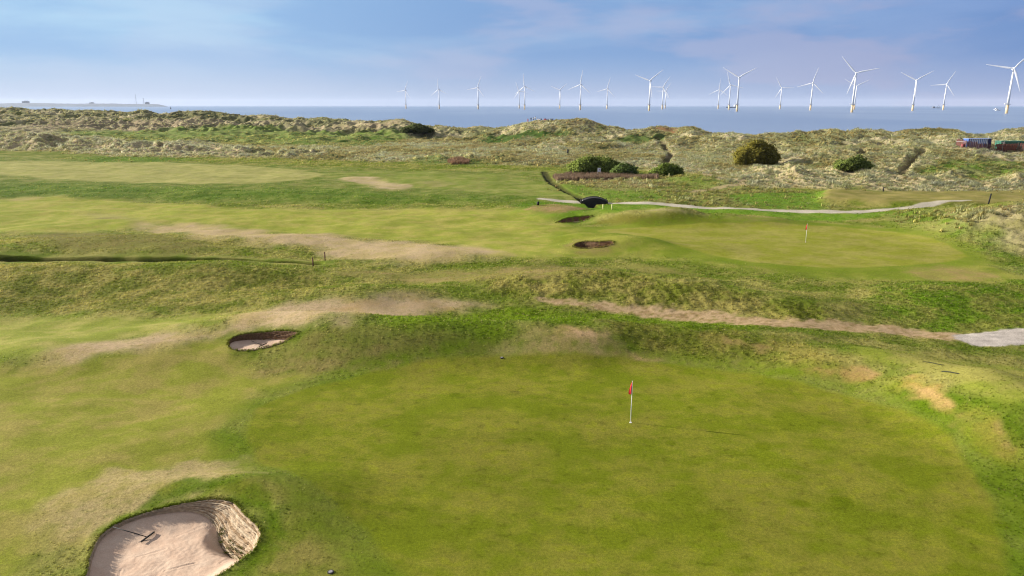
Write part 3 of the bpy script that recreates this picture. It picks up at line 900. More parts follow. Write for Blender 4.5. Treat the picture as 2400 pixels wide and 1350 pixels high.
    # wet mud and dead growth in the ditches, bank shade put into the colour
    for pl, w in ((DITCH_A, .85), (DITCH_B, .85)):
        mn, mx = pl.min(0) - 3, pl.max(0) + 3
        sel = np.where((x > mn[0]) & (x < mx[0]) & (y > mn[1]) & (y < mx[1]))[0]
        d = line_dist(x[sel], y[sel], pl)
        mk = sstep(w * 1.2, w * .6, d) * .9
        r[sel] *= 1 - .8 * sstep(w + 1.6, w + .4, d)
        col[sel] = col[sel] * (1 - mk[:, None]) + alb((46, 42, 24) if pl is DITCH_A else (66, 66, 34)) * mk[:, None]
        r[sel] *= 1 - mk
        m[sel] *= 1 - mk
    # broad tonal wandering so that nothing is evenly coloured
    col = col * (1 + .10 * big + .08 * sml + .06 * mid)[:, None]
    lum = col.mean(1, keepdims=True)
    grn = sstep(-.005, .03, col[:, 1] - .55 * col[:, 0] - .45 * col[:, 2])[:, None]
    col = lum + (col - lum) * (1 + .03 * grn)
    col = np.clip(col, 0.004, 0.9)
    r[pit] = 0
    m[pit] = 0
    # tussocks: the growing cover itself stands in uneven clumps, combed over by the wind
    a1_ = perlin(x / .42 + y * .7, y / .62, 131)
    a2_ = perlin(x / .22 + y * .9, y / .34, 133)
    a3_ = perlin(x / 1.3 + y * .25, y / 1.9, 135)
    near = np.interp(y, [20, 45, 100, 200], [.4, .7, 1.1, 1.6])
    z += np.where(pit, 0, np.clip(r - .08, 0, 1) * near * (.05 * a1_ + .03 * a2_ + .04 * a3_) + m * (.16 * a1_ + .30 * a3_))
    tussock_tone = 1 + (.13 * a1_ + .12 * a2_) * np.clip(r + m, 0, 1)  # colour paler on clump tops, darker in the hollows
    col *= np.clip(tussock_tone, .6, 1.4)[:, None]
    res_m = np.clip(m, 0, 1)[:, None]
    col = col * (1 - .18 * res_m)          # shade under the marram thatch, put into the ground colour
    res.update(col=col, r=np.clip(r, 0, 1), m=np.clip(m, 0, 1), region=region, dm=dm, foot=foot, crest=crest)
    return res


# ------------------------------------------------------------------ ground mesh
def ground_material():
    m = bpy.data.materials.new('turf_and_soil')
    m.use_nodes = True
    nt = m.node_tree
    nd, lk = nt.nodes, nt.links
    b = nd['Principled BSDF']
    b.inputs['Roughness'].default_value = 0.95
    b.inputs['Specular IOR Level'].default_value = 0.04
    at = N(nd, 'ShaderNodeAttribute', attribute_name='col')
    tc = N(nd, 'ShaderNodeTexCoord')
    na = N(nd, 'ShaderNodeTexNoise')
    na.inputs['Scale'].default_value = 9.0
    na.inputs['Detail'].default_value = 6
    na.inputs['Roughness'].default_value = 0.7
    lk.new(tc.outputs['Object'], na.inputs['Vector'])
    nb = N(nd, 'ShaderNodeTexNoise')
    nb.inputs['Scale'].default_value = 38.0
    nb.inputs['Detail'].default_value = 3
    lk.new(tc.outputs['Object'], nb.inputs['Vector'])
    f = ramp(nd, lk, na.outputs[0], [(0.3, 0.70), (0.7, 1.28)])
    g = ramp(nd, lk, nb.outputs[0], [(0.3, 0.66), (0.7, 1.32)])
    c = mixc(nd, lk, 1.0, at.outputs['Color'], f, 'MULTIPLY')
    c = mixc(nd, lk, 1.0, c, g, 'MULTIPLY')
    lk.new(c, b.inputs['Base Color'])
    ar = N(nd, 'ShaderNodeAttribute', attribute_name='rough')
    bp = N(nd, 'ShaderNodeBump')
    bp.inputs['Distance'].default_value = 0.06
    lk.new(mathn(nd, lk, 'MULTIPLY_ADD', ar.outputs['Fac'], 0.7, 0.16), bp.inputs['Strength'])
    hsum = mathn(nd, lk, 'MULTIPLY_ADD', nb.outputs[0], 0.4, na.outputs[0])
    lk.new(hsum, bp.inputs['Height'])
    lk.new(bp.outputs[0], b.inputs['Normal'])
    return m


M_GROUND = ground_material()


def build_ground():
    ys = [9.0]
    ky = np.array([9, 18, 22, 40, 60, 90, 150, 290, 420, 600])
    kd = np.array([.10, .062, .066, .10, .145, .22, .34, .52, .9, 1.6])
    while ys[-1] < 590:
        ys.append(ys[-1] + float(np.interp(ys[-1], ky, kd)))
    ys = np.array(ys)
    nu = 840
    t = np.linspace(-1, 1, nu)
    u = 0.80 * t + 0.22 * t ** 7          # finer within the view, wider outside
    dep = ys * math.cos(PITCH) + 12.0 * math.sin(PITCH)
    X = u[None, :] * dep[:, None]
    Yg = np.repeat(ys[:, None], nu, 1)
    x, y = X.ravel(), Yg.ravel()
    s = surface(x, y, True)
    z = s['z']
    nr, nc = X.shape
    i = np.arange(nr * nc).reshape(nr, nc)
    q = np.stack([i[:-1, :-1], i[:-1, 1:], i[1:, 1:], i[1:, :-1]], -1).reshape(-1, 4)
    keep = z[q].max(1) > -1.6
    q = q[keep]
    reg = s['region']
    # per-face region: majority
    rq = np.sort(reg[q], axis=1)[:, 1]
    co = np.stack([x, y, z], 1).astype(np.float32)
    # normals shared by all the pieces, so that their borders do not show
    G = co.reshape(nr, nc, 3)
    du = np.gradient(G, axis=1)
    dv = np.gradient(G, axis=0)
    nrm = np.cross(du.reshape(-1, 3), dv.reshape(-1, 3))
    nrm /= np.linalg.norm(nrm, axis=1, keepdims=True) + 1e-12
    names = {GROUND: 'ground', GREEN: 'putting_green', FAIRWAY: 'fairway', DUNES: 'dunes', PATH: 'path', TEEG: 'tee_ground', WORN: 'footpath'}
    labels = {GROUND: 'rough links grassland of green and straw coloured turf', GREEN: 'mown putting greens with a flag on each', FAIRWAY: 'short mown fairway turf',
              DUNES: 'grassy sand dunes along the shore', PATH: 'pale gravel and paved paths', TEEG: 'flat dry mown teeing ground beside the far path', WORN: 'worn tan footpath trodden into the grass'}
    for k, nm in names.items():
        fq = q[rq == k]
        if not len(fq):
            continue
        used, inv = np.unique(fq.ravel(), return_inverse=True)
        me = mesh_np(nm, co[used], inv.reshape(-1, 4), M_GROUND)
        a = me.attributes.new('col', 'FLOAT_COLOR', 'POINT')
        c4 = np.ones((len(used), 4), np.float32)
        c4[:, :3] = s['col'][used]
        a.data.foreach_set('color', c4.ravel())
        a = me.attributes.new('rough', 'FLOAT', 'POINT')
        a.data.foreach_set('value', (s['r'][used] * .6 + s['m'][used] * .4).astype(np.float32))
        me.normals_split_custom_set_from_vertices(nrm[used].tolist())
        o = link(nm, me)
        tag(o, labels[k], kind='structure')
    # coarse land around and behind the drone, below the detailed sheet
    xs = np.linspace(-1400, 1400, 15)
    yy = np.linspace(-700, 260, 8)
    XX, YY = np.meshgrid(xs, yy)
    v = np.stack([XX.ravel(), YY.ravel(), np.full(XX.size, -2.4)], 1)
    j = np.arange(XX.size).reshape(XX.shape)
    fq = np.stack([j[:-1, :-1], j[:-1, 1:], j[1:, 1:], j[1:, :-1]], -1).reshape(-1, 4)
    me = mesh_np('land', v, fq, surf_mat('distant_turf', tuple(alb((118, 126, 52))), .95, .3, .2))
    tag(link('land', me), 'wide grassland around the golf links', kind='structure')


build_ground()


# ------------------------------------------------------------------ grass tufts
def blade_tuft(name, n, radius, h, w, lean, wind, mat, seed):
    rg = random.Random(seed)
    v, f = [], []
    for _ in range(n):
        a = rg.uniform(0, 2 * math.pi)
        rr = radius * math.sqrt(rg.random())
        bx, by = rr * math.cos(a), rr * math.sin(a)
        hh = h * rg.uniform(.55, 1.1)
        ww = w * rg.uniform(.7, 1.3)
        t = rg.uniform(0, 2 * math.pi)
        lx = lean * rg.uniform(.3, 1.0) * math.cos(t) + wind + .5 * lean * math.cos(a)
        ly = lean * rg.uniform(.3, 1.0) * math.sin(t) + .5 * lean * math.sin(a)
        s = rg.uniform(0, math.pi)
        sx, sy = math.cos(s) * ww / 2, math.sin(s) * ww / 2
        k = len(v)
        v += [(bx - sx, by - sy, -.06 * h), (bx + sx, by + sy, -.06 * h),
              (bx + lx * hh * .35 - sx * .8, by + ly * hh * .35 - sy * .8, hh * .6), (bx + lx * hh * .35 + sx * .8, by + ly * hh * .35 + sy * .8, hh * .6),
              (bx + lx * hh, by + ly * hh, hh * .95)]
        f += [(k, k + 1, k + 3, k + 2), (k + 2, k + 3, k + 4)]
    me = bpy.data.meshes.new(name)
    me.from_pydata(v, [], f)
    me.materials.append(mat)
    me.polygons.foreach_set('use_smooth', [True] * len(f))
    nv = np.array(v)
    nn = np.stack([nv[:, 0] * .9 / max(radius, .01) * .35, nv[:, 1] * .9 / max(radius, .01) * .35, np.ones(len(nv))], 1)
    nn += np.repeat(np.random.default_rng(seed).normal(0, .22, (len(nv) // 5, 3)), 5, 0)
    nn /= np.linalg.norm(nn, axis=1, keepdims=True)
    me.normals_split_custom_set_from_vertices(nn.tolist())
    o = bpy.data.objects.new(name, me)
    return tag(o, kind='stuff')


def tuft_material(name, trans=0.5):
    m = bpy.data.materials.new(name)
    m.use_nodes = True
    nt = m.node_tree
    nd, lk = nt.nodes, nt.links
    nd.clear()
    at = N(nd, 'ShaderNodeAttribute', attribute_name='tint', attribute_type='INSTANCER')
    oi = N(nd, 'ShaderNodeNewGeometry')
    v = ramp(nd, lk, oi.outputs['Random Per Island'], [(0.0, .78), (1.0, 1.22)])
    c = mixc(nd, lk, 1.0, at.outputs['Color'], v, 'MULTIPLY')
    d = N(nd, 'ShaderNodeBsdfDiffuse')
    t = N(nd, 'ShaderNodeBsdfTranslucent')
    lk.new(c, d.inputs[0])
    lk.new(c, t.inputs[0])
    mx = N(nd, 'ShaderNodeMixShader')
    mx.inputs[0].default_value = trans
    lk.new(d.outputs[0], mx.inputs[1])
    lk.new(t.outputs[0], mx.inputs[2])
    out = N(nd, 'ShaderNodeOutputMaterial')
    lk.new(mx.outputs[0], out.inputs[0])
    return m


M_TUFT = tuft_material('grass_blades')


def scatter(name, label, pts, scl, tint, sources):
    n = len(pts)
    me = bpy.data.meshes.new(name)
    me.vertices.add(n)
    me.vertices.foreach_set('co', np.asarray(pts, np.float32).ravel())
    a = me.attributes.new('scl', 'FLOAT', 'POINT')
    a.data.foreach_set('value', np.asarray(scl, np.float32))
    pts = np.asarray(pts, float)
    e = .5
    zc = h0(pts[:, 0], pts[:, 1])
    gx = (h0(pts[:, 0] + e, pts[:, 1]) - zc) / e
    gy = (h0(pts[:, 0], pts[:, 1] + e) - zc) / e
    nn = np.stack([-gx, -gy, np.ones(n)], 1)
    nn[:, :2] = np.clip(nn[:, :2], -1.2, 1.2)
    nn /= np.linalg.norm(nn, axis=1, keepdims=True)
    yaw = RNG.normal(0, .5, n)
    ax = np.stack([np.cos(yaw), np.sin(yaw), np.zeros(n)], 1)
    ax -= nn * (ax * nn).sum(1, keepdims=True)
    ax /= np.linalg.norm(ax, axis=1, keepdims=True)
    ay = np.cross(nn, ax)
    rz = np.stack([np.arctan2(ay[:, 2], nn[:, 2]), np.arcsin(np.clip(-ax[:, 2], -1, 1)), np.arctan2(ax[:, 1], ax[:, 0])], 1).astype(np.float32)
    a = me.attributes.new('rotv', 'FLOAT_VECTOR', 'POINT')
    a.data.foreach_set('vector', rz.ravel())
    c4 = np.ones((n, 4), np.float32)
    c4[:, :3] = tint
    a = me.attributes.new('tint', 'FLOAT_COLOR', 'POINT')
    a.data.foreach_set('color', c4.ravel())
    a = me.attributes.new('pick', 'INT', 'POINT')
    a.data.foreach_set('value', RNG.integers(0, len(sources), n).astype(np.int32))
    o = link(name, me)
    tag(o, label, kind='stuff')
    cl = bpy.data.collections.new(name + '_tufts')
    for s_ in sources:
        cl.objects.link(s_)
    ng = bpy.data.node_groups.new(name + '_scatter', 'GeometryNodeTree')
    ng.interface.new_socket('Geometry', in_out='INPUT', socket_type='NodeSocketGeometry')
    ng.interface.new_socket('Geometry', in_out='OUTPUT', socket_type='NodeSocketGeometry')
    nd, lk = ng.nodes, ng.links
    gi, go = nd.new('NodeGroupInput'), nd.new('NodeGroupOutput')
    ci = nd.new('GeometryNodeCollectionInfo')
    ci.inputs['Collection'].default_value = cl
    ci.inputs['Separate Children'].default_value = True
    ci.inputs['Reset Children'].default_value = True
    ip = nd.new('GeometryNodeInstanceOnPoints')
    ip.inputs['Pick Instance'].default_value = True

    def attr(nm, typ):
        q = nd.new('GeometryNodeInputNamedAttribute')
        q.data_type = typ
        q.inputs[0].default_value = nm
        return next(s for s in q.outputs if s.enabled and s.name == 'Attribute')
    lk.new(gi.outputs[0], ip.inputs['Points'])
    lk.new(ci.outputs[0], ip.inputs['Instance'])
    lk.new(attr('pick', 'INT'), ip.inputs['Instance Index'])
    lk.new(attr('rotv', 'FLOAT_VECTOR'), ip.inputs['Rotation'])
    lk.new(attr('scl', 'FLOAT'), ip.inputs['Scale'])
    lk.new(ip.outputs[0], go.inputs[0])
    md = o.modifiers.new('scatter', 'NODES')
    md.node_group = ng
    return o


def sample(n, y0, y1, power):
    """random ground points in the wedge of land that can be seen; power sets how density falls with distance"""
    t = RNG.random(n)
    e = power
    y = (y0 ** e + t * (y1 ** e - y0 ** e)) ** (1 / e)
    u = RNG.uniform(-.84, .84, n)
    x = u * (y * math.cos(PITCH) + 12 * math.sin(PITCH))
    return x, y


def build_grass():
    TM = [blade_tuft('marram_tuft', 24, .26, .52, .060, .75, .85, M_TUFT, 100 + i) for i in range(6)]
    TR = [blade_tuft('rough_tuft', 16, .16, .26, .028, .75, .22, M_TUFT, 200 + i) for i in range(5)]
    TRD = [blade_tuft('reed_tuft', 18, .30, 1.5, .06, .12, .05, M_TUFT, 300 + i) for i in range(3)]
    # marram on the dunes and the sandy banks
    x1, y1 = sample(230000, 75, 300, 1.7)
    x2, y2 = sample(90000, 230, 560, 1.9)
    x, y = np.concatenate([x1, x2]), np.concatenate([y1, y2])
    s = surface(x, y, True)
    dens = s['m'] * (.55 + .6 * np.clip(fbm(x / 4, y / 4, 2, 91) + .3, 0, 1))
    k = (RNG.random(len(x)) < dens) & (y < s['crest'] + 9) & (s['z'] > -.4)
    x, y, z, c = x[k], y[k], s['z'][k], s['col'][k]
    g = (c.mean(1) > 0)
    v = RNG.uniform(.88, 1.14, len(x))
    straw = alb((230, 208, 156))
    w = np.clip(RNG.normal(.34, .12, len(x)) + .38 * sstep(-.01, .05, c[:, 0] - c[:, 1]), 0, .85)
    tint = c * (1 - w[:, None]) + straw * w[:, None] * .9
    tint = tint * np.array([1.07, 1.0, .88])
    tint = tint * v[:, None] * 3.0 * (.8 + .4 * np.clip(perlin(x / 2.3 + y / 7.0, y / 4.2, 5) + .5, 0, 1))[:, None]
    scatter('marram_grass', 'wind blown straw coloured marram grass on the dunes', np.stack([x, y, z], 1), RNG.uniform(.55, 1.25, len(x)) * (.75 + .75 * np.clip(perlin(x / 2.3 + y / 7.0, y / 4.2, 5) * 1.2 + .25, 0, 1)) * np.interp(y, [70, 120, 300, 560], [.75, .8, .85, 1.0]), np.clip(tint, .01, .92), TM)
    # short rough
    x1, y1 = sample(170000, 17, 75, 1.0)
    x2, y2 = sample(90000, 70, 200, 1.4)
    x, y = np.concatenate([x1, x2]), np.concatenate([y1, y2])
    s = surface(x, y, True)
    k = (RNG.random(len(x)) < (s['r'] - .06) * 1.0) & ~s['pit'] & (y < s['foot'] + 140)
    x, y, z, c, r = x[k], y[k], s['z'][k], s['col'][k], s['r'][k]
    v = RNG.uniform(.75, 1.3, len(x))
    dead = (RNG.random(len(x)) < .22)[:, None] * RNG.uniform(.3, .8, (len(x), 1))
    c = c * (1 - dead) + alb((176, 164, 108)) * dead
    tint = c * v[:, None] * 2.65
    sc_ = RNG.uniform(.28, .62, len(x)) * (.35 + .65 * r) * np.interp(y, [17, 35, 70, 140, 250], [.38, .6, 1.0, 1.5, 2.4])
    scatter('rough_grass', 'short tufty rough grass on the links', np.stack([x, y, z], 1), sc_, np.clip(tint, .01, .8), TR)
    # grass hanging over the lips of the bunkers
    px, pz, pc = [], [], []
    for b in BUNK:
        lip = np.repeat(b['lip'], 8 if b['n'] > 200 else 4, 0)
        lip = lip + RNG.normal(0, .07, lip.shape)
        sd = poly_sdf(lip[:, 0], lip[:, 1], b['lip'])
        lip = lip[sd > -.02]
        px.append(lip)
    lip = np.concatenate(px)
    s = surface(lip[:, 0], lip[:, 1], True)
    k = ~s['pit']
    lip, z = lip[k], s['z'][k]
    tint = s['col'][k] * RNG.uniform(.7, 1.15, len(lip))[:, None] * 1.8
    sc_ = RNG.uniform(.22, .45, len(lip)) * np.interp(lip[:, 1], [18, 40, 90], [.55, .8, 1.3])
    scatter('lip_grass', 'fringe of green grass along the bunker lips', np.column_stack([lip, z]), sc_, np.clip(tint, .01, .6), TR)
    # reeds
    for nm, lab, outline, n, c1, c2, hs in (
            ('reeds', 'band of tall pinkish brown reeds behind the ditch', [(1296, 415), (1330, 412), (1400, 413), (1480, 415), (1540, 417), (1545, 421), (1470, 421), (1420, 421), (1350, 424), (1306, 425)], 2300, (172, 144, 124), (150, 130, 98), .65),
            ('reeds', 'small clump of russet reeds at the dune foot', [(1048, 381), (1075, 378), (1100, 380), (1098, 385), (1060, 386)], 360, (176, 138, 114), (150, 124, 92), .65)):
        w = PR(outline)
        mn, mx = w.min(0), w.max(0)
        x, y = RNG.uniform(mn[0], mx[0], n * 2), RNG.uniform(mn[1], mx[1], n * 2)
        k = poly_sdf(x, y, w) < 0
        x, y = x[k], y[k]
        z = surface(x, y)['z']
        f = RNG.random(len(x))[:, None]
        tint = (alb(c1) * f + alb(c2) * (1 - f)) * RNG.uniform(.8, 1.25, (len(x), 1)) * 1.9
        srcs = TRD if nm not in bpy.data.collections else TRD
        scatter(nm, lab, np.stack([x, y, z], 1), RNG.uniform(.6, 1.1, len(x)) * hs, tint, srcs)


build_grass()


# ------------------------------------------------------------------ bunkers
def sand_material():
    m = bpy.data.materials.new('bunker_sand')
    m.use_nodes = True
    nt = m.node_tree
    nd, lk = nt.nodes, nt.links
    b = nd['Principled BSDF']
    b.inputs['Roughness'].default_value = .95
    b.inputs['Specular IOR Level'].default_value = .15
    tc = N(nd, 'ShaderNodeTexCoord')
    n1 = N(nd, 'ShaderNodeTexNoise')
    n1.inputs['Scale'].default_value = 1.4
    n1.inputs['Detail'].default_value = 8
    n1.inputs['Roughness'].default_value = .65
    lk.new(tc.outputs['Object'], n1.inputs['Vector'])
    c = mixc(nd, lk, ramp(nd, lk, n1.outputs[0], [(.35, 0.0), (.68, 1.0)]), tuple(alb((226, 192, 164))), tuple(alb((244, 216, 188))))
    n2 = N(nd, 'ShaderNodeTexNoise')
    n2.inputs['Scale'].default_value = 30
    n2.inputs['Detail'].default_value = 5
    lk.new(tc.outputs['Object'], n2.inputs['Vector'])
    c = mixc(nd, lk, 1.0, c, ramp(nd, lk, n2.outputs[0], [(.3, .84), (.7, 1.1)]), 'MULTIPLY')
    lk.new(c, b.inputs['Base Color'])
    bp = N(nd, 'ShaderNodeBump')
    bp.inputs['Strength'].default_value = .45
    bp.inputs['Distance'].default_value = .03
    lk.new(mathn(nd, lk, 'MULTIPLY_ADD', n2.outputs[0], .5, n1.outputs[0]), bp.inputs['Height'])
    lk.new(bp.outputs[0], b.inputs['Normal'])
    return m


M_SAND = sand_material()
M_SOD = [surf_mat('dry_sod', tuple(alb((214, 188, 154))), .95, .45, 9, .8), surf_mat('brown_sod', tuple(alb((180, 150, 114))), .95, .5, 11, .8), surf_mat('pale_sod', tuple(alb((228, 206, 172))), .95, .4, 8, .8), surf_mat('shaded_sod', tuple(alb((134, 104, 76))), .95, .5, 10, .8)]  # last sod holds the shade of the smaller bunkers' walls in its colour
M_SEAM = surf_mat('dark_soil', tuple(alb((92, 74, 52))), .95, .4, 12, .6)


def inward(lip):
    t = np.roll(lip, -2, 0) - np.roll(lip, 2, 0)
    nrm = np.stack([-t[:, 1], t[:, 0]], 1)
    nrm /= np.linalg.norm(nrm, axis=1, keepdims=True) + 1e-9
    test = lip + nrm * .05
    flip = poly_sdf(test[:, 0], test[:, 1], lip) > 0
    nrm[flip] *= -1
    for _ in range(6):
        nrm = (np.roll(nrm, 1, 0) + nrm * 2 + np.roll(nrm, -1, 0))
        nrm /= np.linalg.norm(nrm, axis=1, keepdims=True) + 1e-9
    return nrm


BUNKER_LABELS = ['large sand bunker with a revetted turf wall and a rake near the green',
                 'half shaded oval pot bunker beside the dry tan ridge',
                 'small pot bunker with a raised brown rim beside the far green',
                 'thin shaded pot bunker cut into the foot of the long grassy mound']
B_FLOOR = []


def build_bunkers():
    for bi, b in enumerate(BUNK):
        lip, wall, lz = b['lip'], b['wall'], b['lipz'] + 0.03
        n = len(lip)
        nv = inward(lip)
        c = lip.mean(0)
        root = thing('sand_bunker', BUNKER_LABELS[bi], 'bunker', (c[0], c[1], b['floor']), 0, 'sand bunkers on the links')
        inv = np.array([c[0], c[1], b['floor']])
        bat = wall * b['batter'] * np.clip(.35 + (wall - .2) * .9, .3, 1.0)
        k = b['layers']
        for li in range(k):
            a0, a1 = li / k, (li + 1) / k
            ph = np.arange(n) * .9
            nz = (.045 * perlin(ph / 3.0, np.full(n, li * 7.3), 5 + bi) + .03 * perlin(ph / .9, np.full(n, li * 3.1), 15 + bi)) * np.clip(wall, .2, 1)
            o0 = (bat * (a0 + .5 / k) + nz)[:, None]
            zt = lz - wall * a0 - .004
            zb = lz - wall * a1 + .25 * wall / k * .0
            dz = wall / k
            # seam gap below each course
            rings = [
                np.column_stack([lip + nv * (o0 - .16), zt]),
                np.column_stack([lip + nv * (o0 - .012), zt - .0]),
                np.column_stack([lip + nv * o0, zt - dz * .18]),
                np.column_stack([lip + nv * (o0 + .012), zt - dz * .62]),
                np.column_stack([lip + nv * (o0 - .05 * np.clip(wall, .2, 1)[:, None]), zt - dz * .86]),
                np.column_stack([lip + nv * (o0 - .16), zt - dz * 1.0]),
            ]
            v = np.concatenate(rings) - inv
            q = []
            idx = np.arange(n)
            nx = (idx + 1) % n
            for r_ in range(len(rings) - 1):
                q.append(np.stack([r_ * n + idx, r_ * n + nx, (r_ + 1) * n + nx, (r_ + 1) * n + idx], 1))
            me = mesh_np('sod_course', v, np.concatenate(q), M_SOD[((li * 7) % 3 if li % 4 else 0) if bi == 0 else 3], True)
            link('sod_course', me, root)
        # soil behind the courses
        v = np.concatenate([np.column_stack([lip - nv * .02, lz + .0]), np.column_stack([lip + nv * (bat[:, None] - .07), lz - wall - .1])]) - inv
        q = np.stack([idx, nx, n + nx, n + idx], 1)
        link('soil_face', mesh_np('soil_face', v, q, M_SEAM, True), root)
        # sand floor: rings from the foot of the wall to the middle
        e = lip + nv * np.maximum(bat - .1, -.02)[:, None]
        ez = lz - wall + .02
        fl = float(np.median(lz)) - b['deep']
        R = 56
        rings = []
        for r_ in range(R):
            f = (r_ / R) ** .9
            p = e * (1 - f) + c * f
            zz = ez * (1 - sstep(-.12, .42, np.full(n, f))) + fl * sstep(-.12, .42, np.full(n, f))
            zz = np.where(f > 0, zz, ez)
            rings.append(np.column_stack([p, zz]))
        v = np.concatenate(rings + [np.array([[c[0], c[1], fl]])])
        am = .02 * perlin(v[:, 0] / .5, v[:, 1] / .5, 110) + .03 * perlin(v[:, 0] / 1.7, v[:, 1] / 1.7, 111) + .008 * perlin(v[:, 0] / .13, v[:, 1] / .13, 112)
        rr = random.Random(bi + 3)
        for g in range(15 if bi == 0 else 5):       # ball and rake marks
            gx, gy = c[0] + rr.uniform(-2.4, 2.4), c[1] + rr.uniform(-2.2, 2.2)
            aa = rr.uniform(-.3, 1.9)
            ll = rr.uniform(.3, 1.3)
            ln = np.array([[gx, gy], [gx + ll * math.cos(aa), gy + ll * math.sin(aa)]])
            d = line_dist(v[:, 0], v[:, 1], ln)
            am += -.016 * np.exp(-(d / .028) ** 2) + .009 * np.exp(-((d - .06) / .03) ** 2)
        v[:, 2] += am * np.concatenate([np.repeat(sstep(0, .08, np.arange(R) / R), n), [1.0]])
        q = []
        for r_ in range(R - 1):
            q.append(np.stack([r_ * n + idx, r_ * n + nx, (r_ + 1) * n + nx, (r_ + 1) * n + idx], 1))
        q.append(np.stack([(R - 1) * n + idx, (R - 1) * n + nx, np.full(n, R * n), np.full(n, R * n)], 1))
        me = bpy.data.meshes.new('sand_floor')
        fq = np.concatenate(q[:-1])
        me.from_pydata((v - inv).tolist(), [], fq.tolist() + q[-1][:, :3].tolist())
        me.materials.append(M_SAND)
        me.polygons.foreach_set('use_smooth', [True] * len(me.polygons))
        link('sand_floor', me, root)
        B_FLOOR.append((c, fl, v.copy()))
        # tufts growing out of the big wall
        if bi == 0:
            mb = MB()
            rg = random.Random(5)
            for _ in range(46):
                i_ = rg.choice([j for j in range(n) if wall[j] > 1.05])
                f = rg.uniform(.55, 1.0)
                p = lip[i_] + nv[i_] * (bat[i_] * f + .05)
                zz = lz[i_] - wall[i_] * f
                for _b in range(7):
                    a = rg.uniform(0, 6.28)
                    l_ = rg.uniform(.05, .13)
                    q0 = Vector((p[0] + rg.uniform(-.05, .05), p[1] + rg.uniform(-.05, .05), zz))
                    q1 = q0 + Vector((nv[i_][0] * .06 + math.cos(a) * l_ * .6, nv[i_][1] * .06 + math.sin(a) * l_ * .6, l_))
                    s_ = Vector((math.cos(a + 1.5), math.sin(a + 1.5), 0)) * .014
                    vv = [mb.bm.verts.new(q - Vector(inv)) for q in (q0 - s_, q0 + s_, q1)]
                    mb.bm.faces.new(vv)
            o = mb.build('wall_weeds', surf_mat('wall_weed', tuple(alb((120, 128, 30))), .9, .4, 20), root)
            tag(o, kind='stuff')


build_bunkers()

# ------------------------------------------------------------------ shared paints
M_WHITE = surf_mat('white_paint', (.72, .72, .73), .45, .06, .3)
M_YELLOW = surf_mat('weathered_yellow_paint', (.72, .55, .32), .5, .2, .25)
M_STEEL = surf_mat('grey_steel', (.32, .33, .35), .5, .2, .5)
M_RED = surf_mat('red_flag_cloth', (.55, .02, .02), .7, .12, 6)
M_BLACK = surf_mat('black_timber', (.018, .017, .016), .7, .3, 6)
M_RUST = surf_mat('rusty_post', (.11, .045, .03), .85, .4, 12)
M_CUP = surf_mat('cup_white', (.75, .75, .72), .6, .05, 5)
M_MARK = surf_mat('pale_yellow_stake', (.72, .68, .30), .6, .1, 5)


# ------------------------------------------------------------------ flags
def flag(px, py, label, hgt, flip=1):
    x, y = flat(px, py)
    z = ground_z(x, y)
    t = thing('golf_flag', label, 'golf flag', (float(x), float(y), z), 0, 'golf flags on the greens')
    MB().tube((0, 0, -.12), (0, 0, hgt), .019, .013, 10).build('flagstick', M_WHITE, t, True)
    mb = MB()
    mb.tube((0, 0, .006), (0, 0, .012), .062, .062, 20)
    mb.build('cup_rim', M_CUP, t)
    # cloth hanging in folds, wrapped half round the stick
    n, m_ = 14, 16
    v, f = [], []
    for j in range(m_ + 1):
        tt = j / m_
        zz = hgt - .02 - .60 * tt
        wid = .03 + .13 * min(1, tt * 1.25) ** .8
        for i in range(n + 1):
            s = i / n
            xx = -s * wid
            yy = .045 * math.sin(s * 7.5 + tt * 1.6) * (.25 + s * .75) * (.4 + tt)
            dz = -.05 * s * (1 - tt) + .06 * math.sin(s * 5 + 1) * tt * s
            v.append((xx + .012, yy - .012, zz + dz))
    for j in range(m_):
        for i in range(n):
            a = j * (n + 1) + i
            f.append((a, a + 1, a + n + 2, a + n + 1))
    me = bpy.data.meshes.new('cloth')
    me.from_pydata(v, [], f)
    me.materials.append(M_RED)
    me.polygons.foreach_set('use_smooth', [True] * len(f))
    o = link('flag_cloth', me, t)
    sm = o.modifiers.new('thick', 'SOLIDIFY')
    sm.thickness = .004
    return t


flag(1478, 990, 'red flag on a white stick on the near putting green', 2.03)
flag(1888, 568, 'red flag on a white stick on the far putting green', 2.0)


# ------------------------------------------------------------------ rakes
def rake(a, b, head_dir, z, label):
    """handle from a (free end) to b (head)"""
    ax, ay, az = a
    bx, by, bz = b
    t = thing('bunker_rake', label, 'rake', (bx, by, bz), 0, 'bunker rakes')
    MB().tube((ax - bx, ay - by, az - bz), (0, 0, .03), .016, .016, 8).build('handle', M_BLACK, t, True)
    hd = Vector((head_dir[0], head_dir[1], 0)).normalized()
    L = .30
    rot = Matrix.Rotation(math.atan2(hd.y, hd.x), 4, 'Z')
    MB().box((0, 0, .05), (L * 2, .05, .045), rot, .008).build('rake_head', M_BLACK, t)
    for i in range(13):
        p = hd * (-L + .02 + i * (2 * L - .04) / 12)
        MB().tube((p.x, p.y, .04), (p.x, p.y, -.03), .006, .004, 6).build('tine', M_BLACK, t)


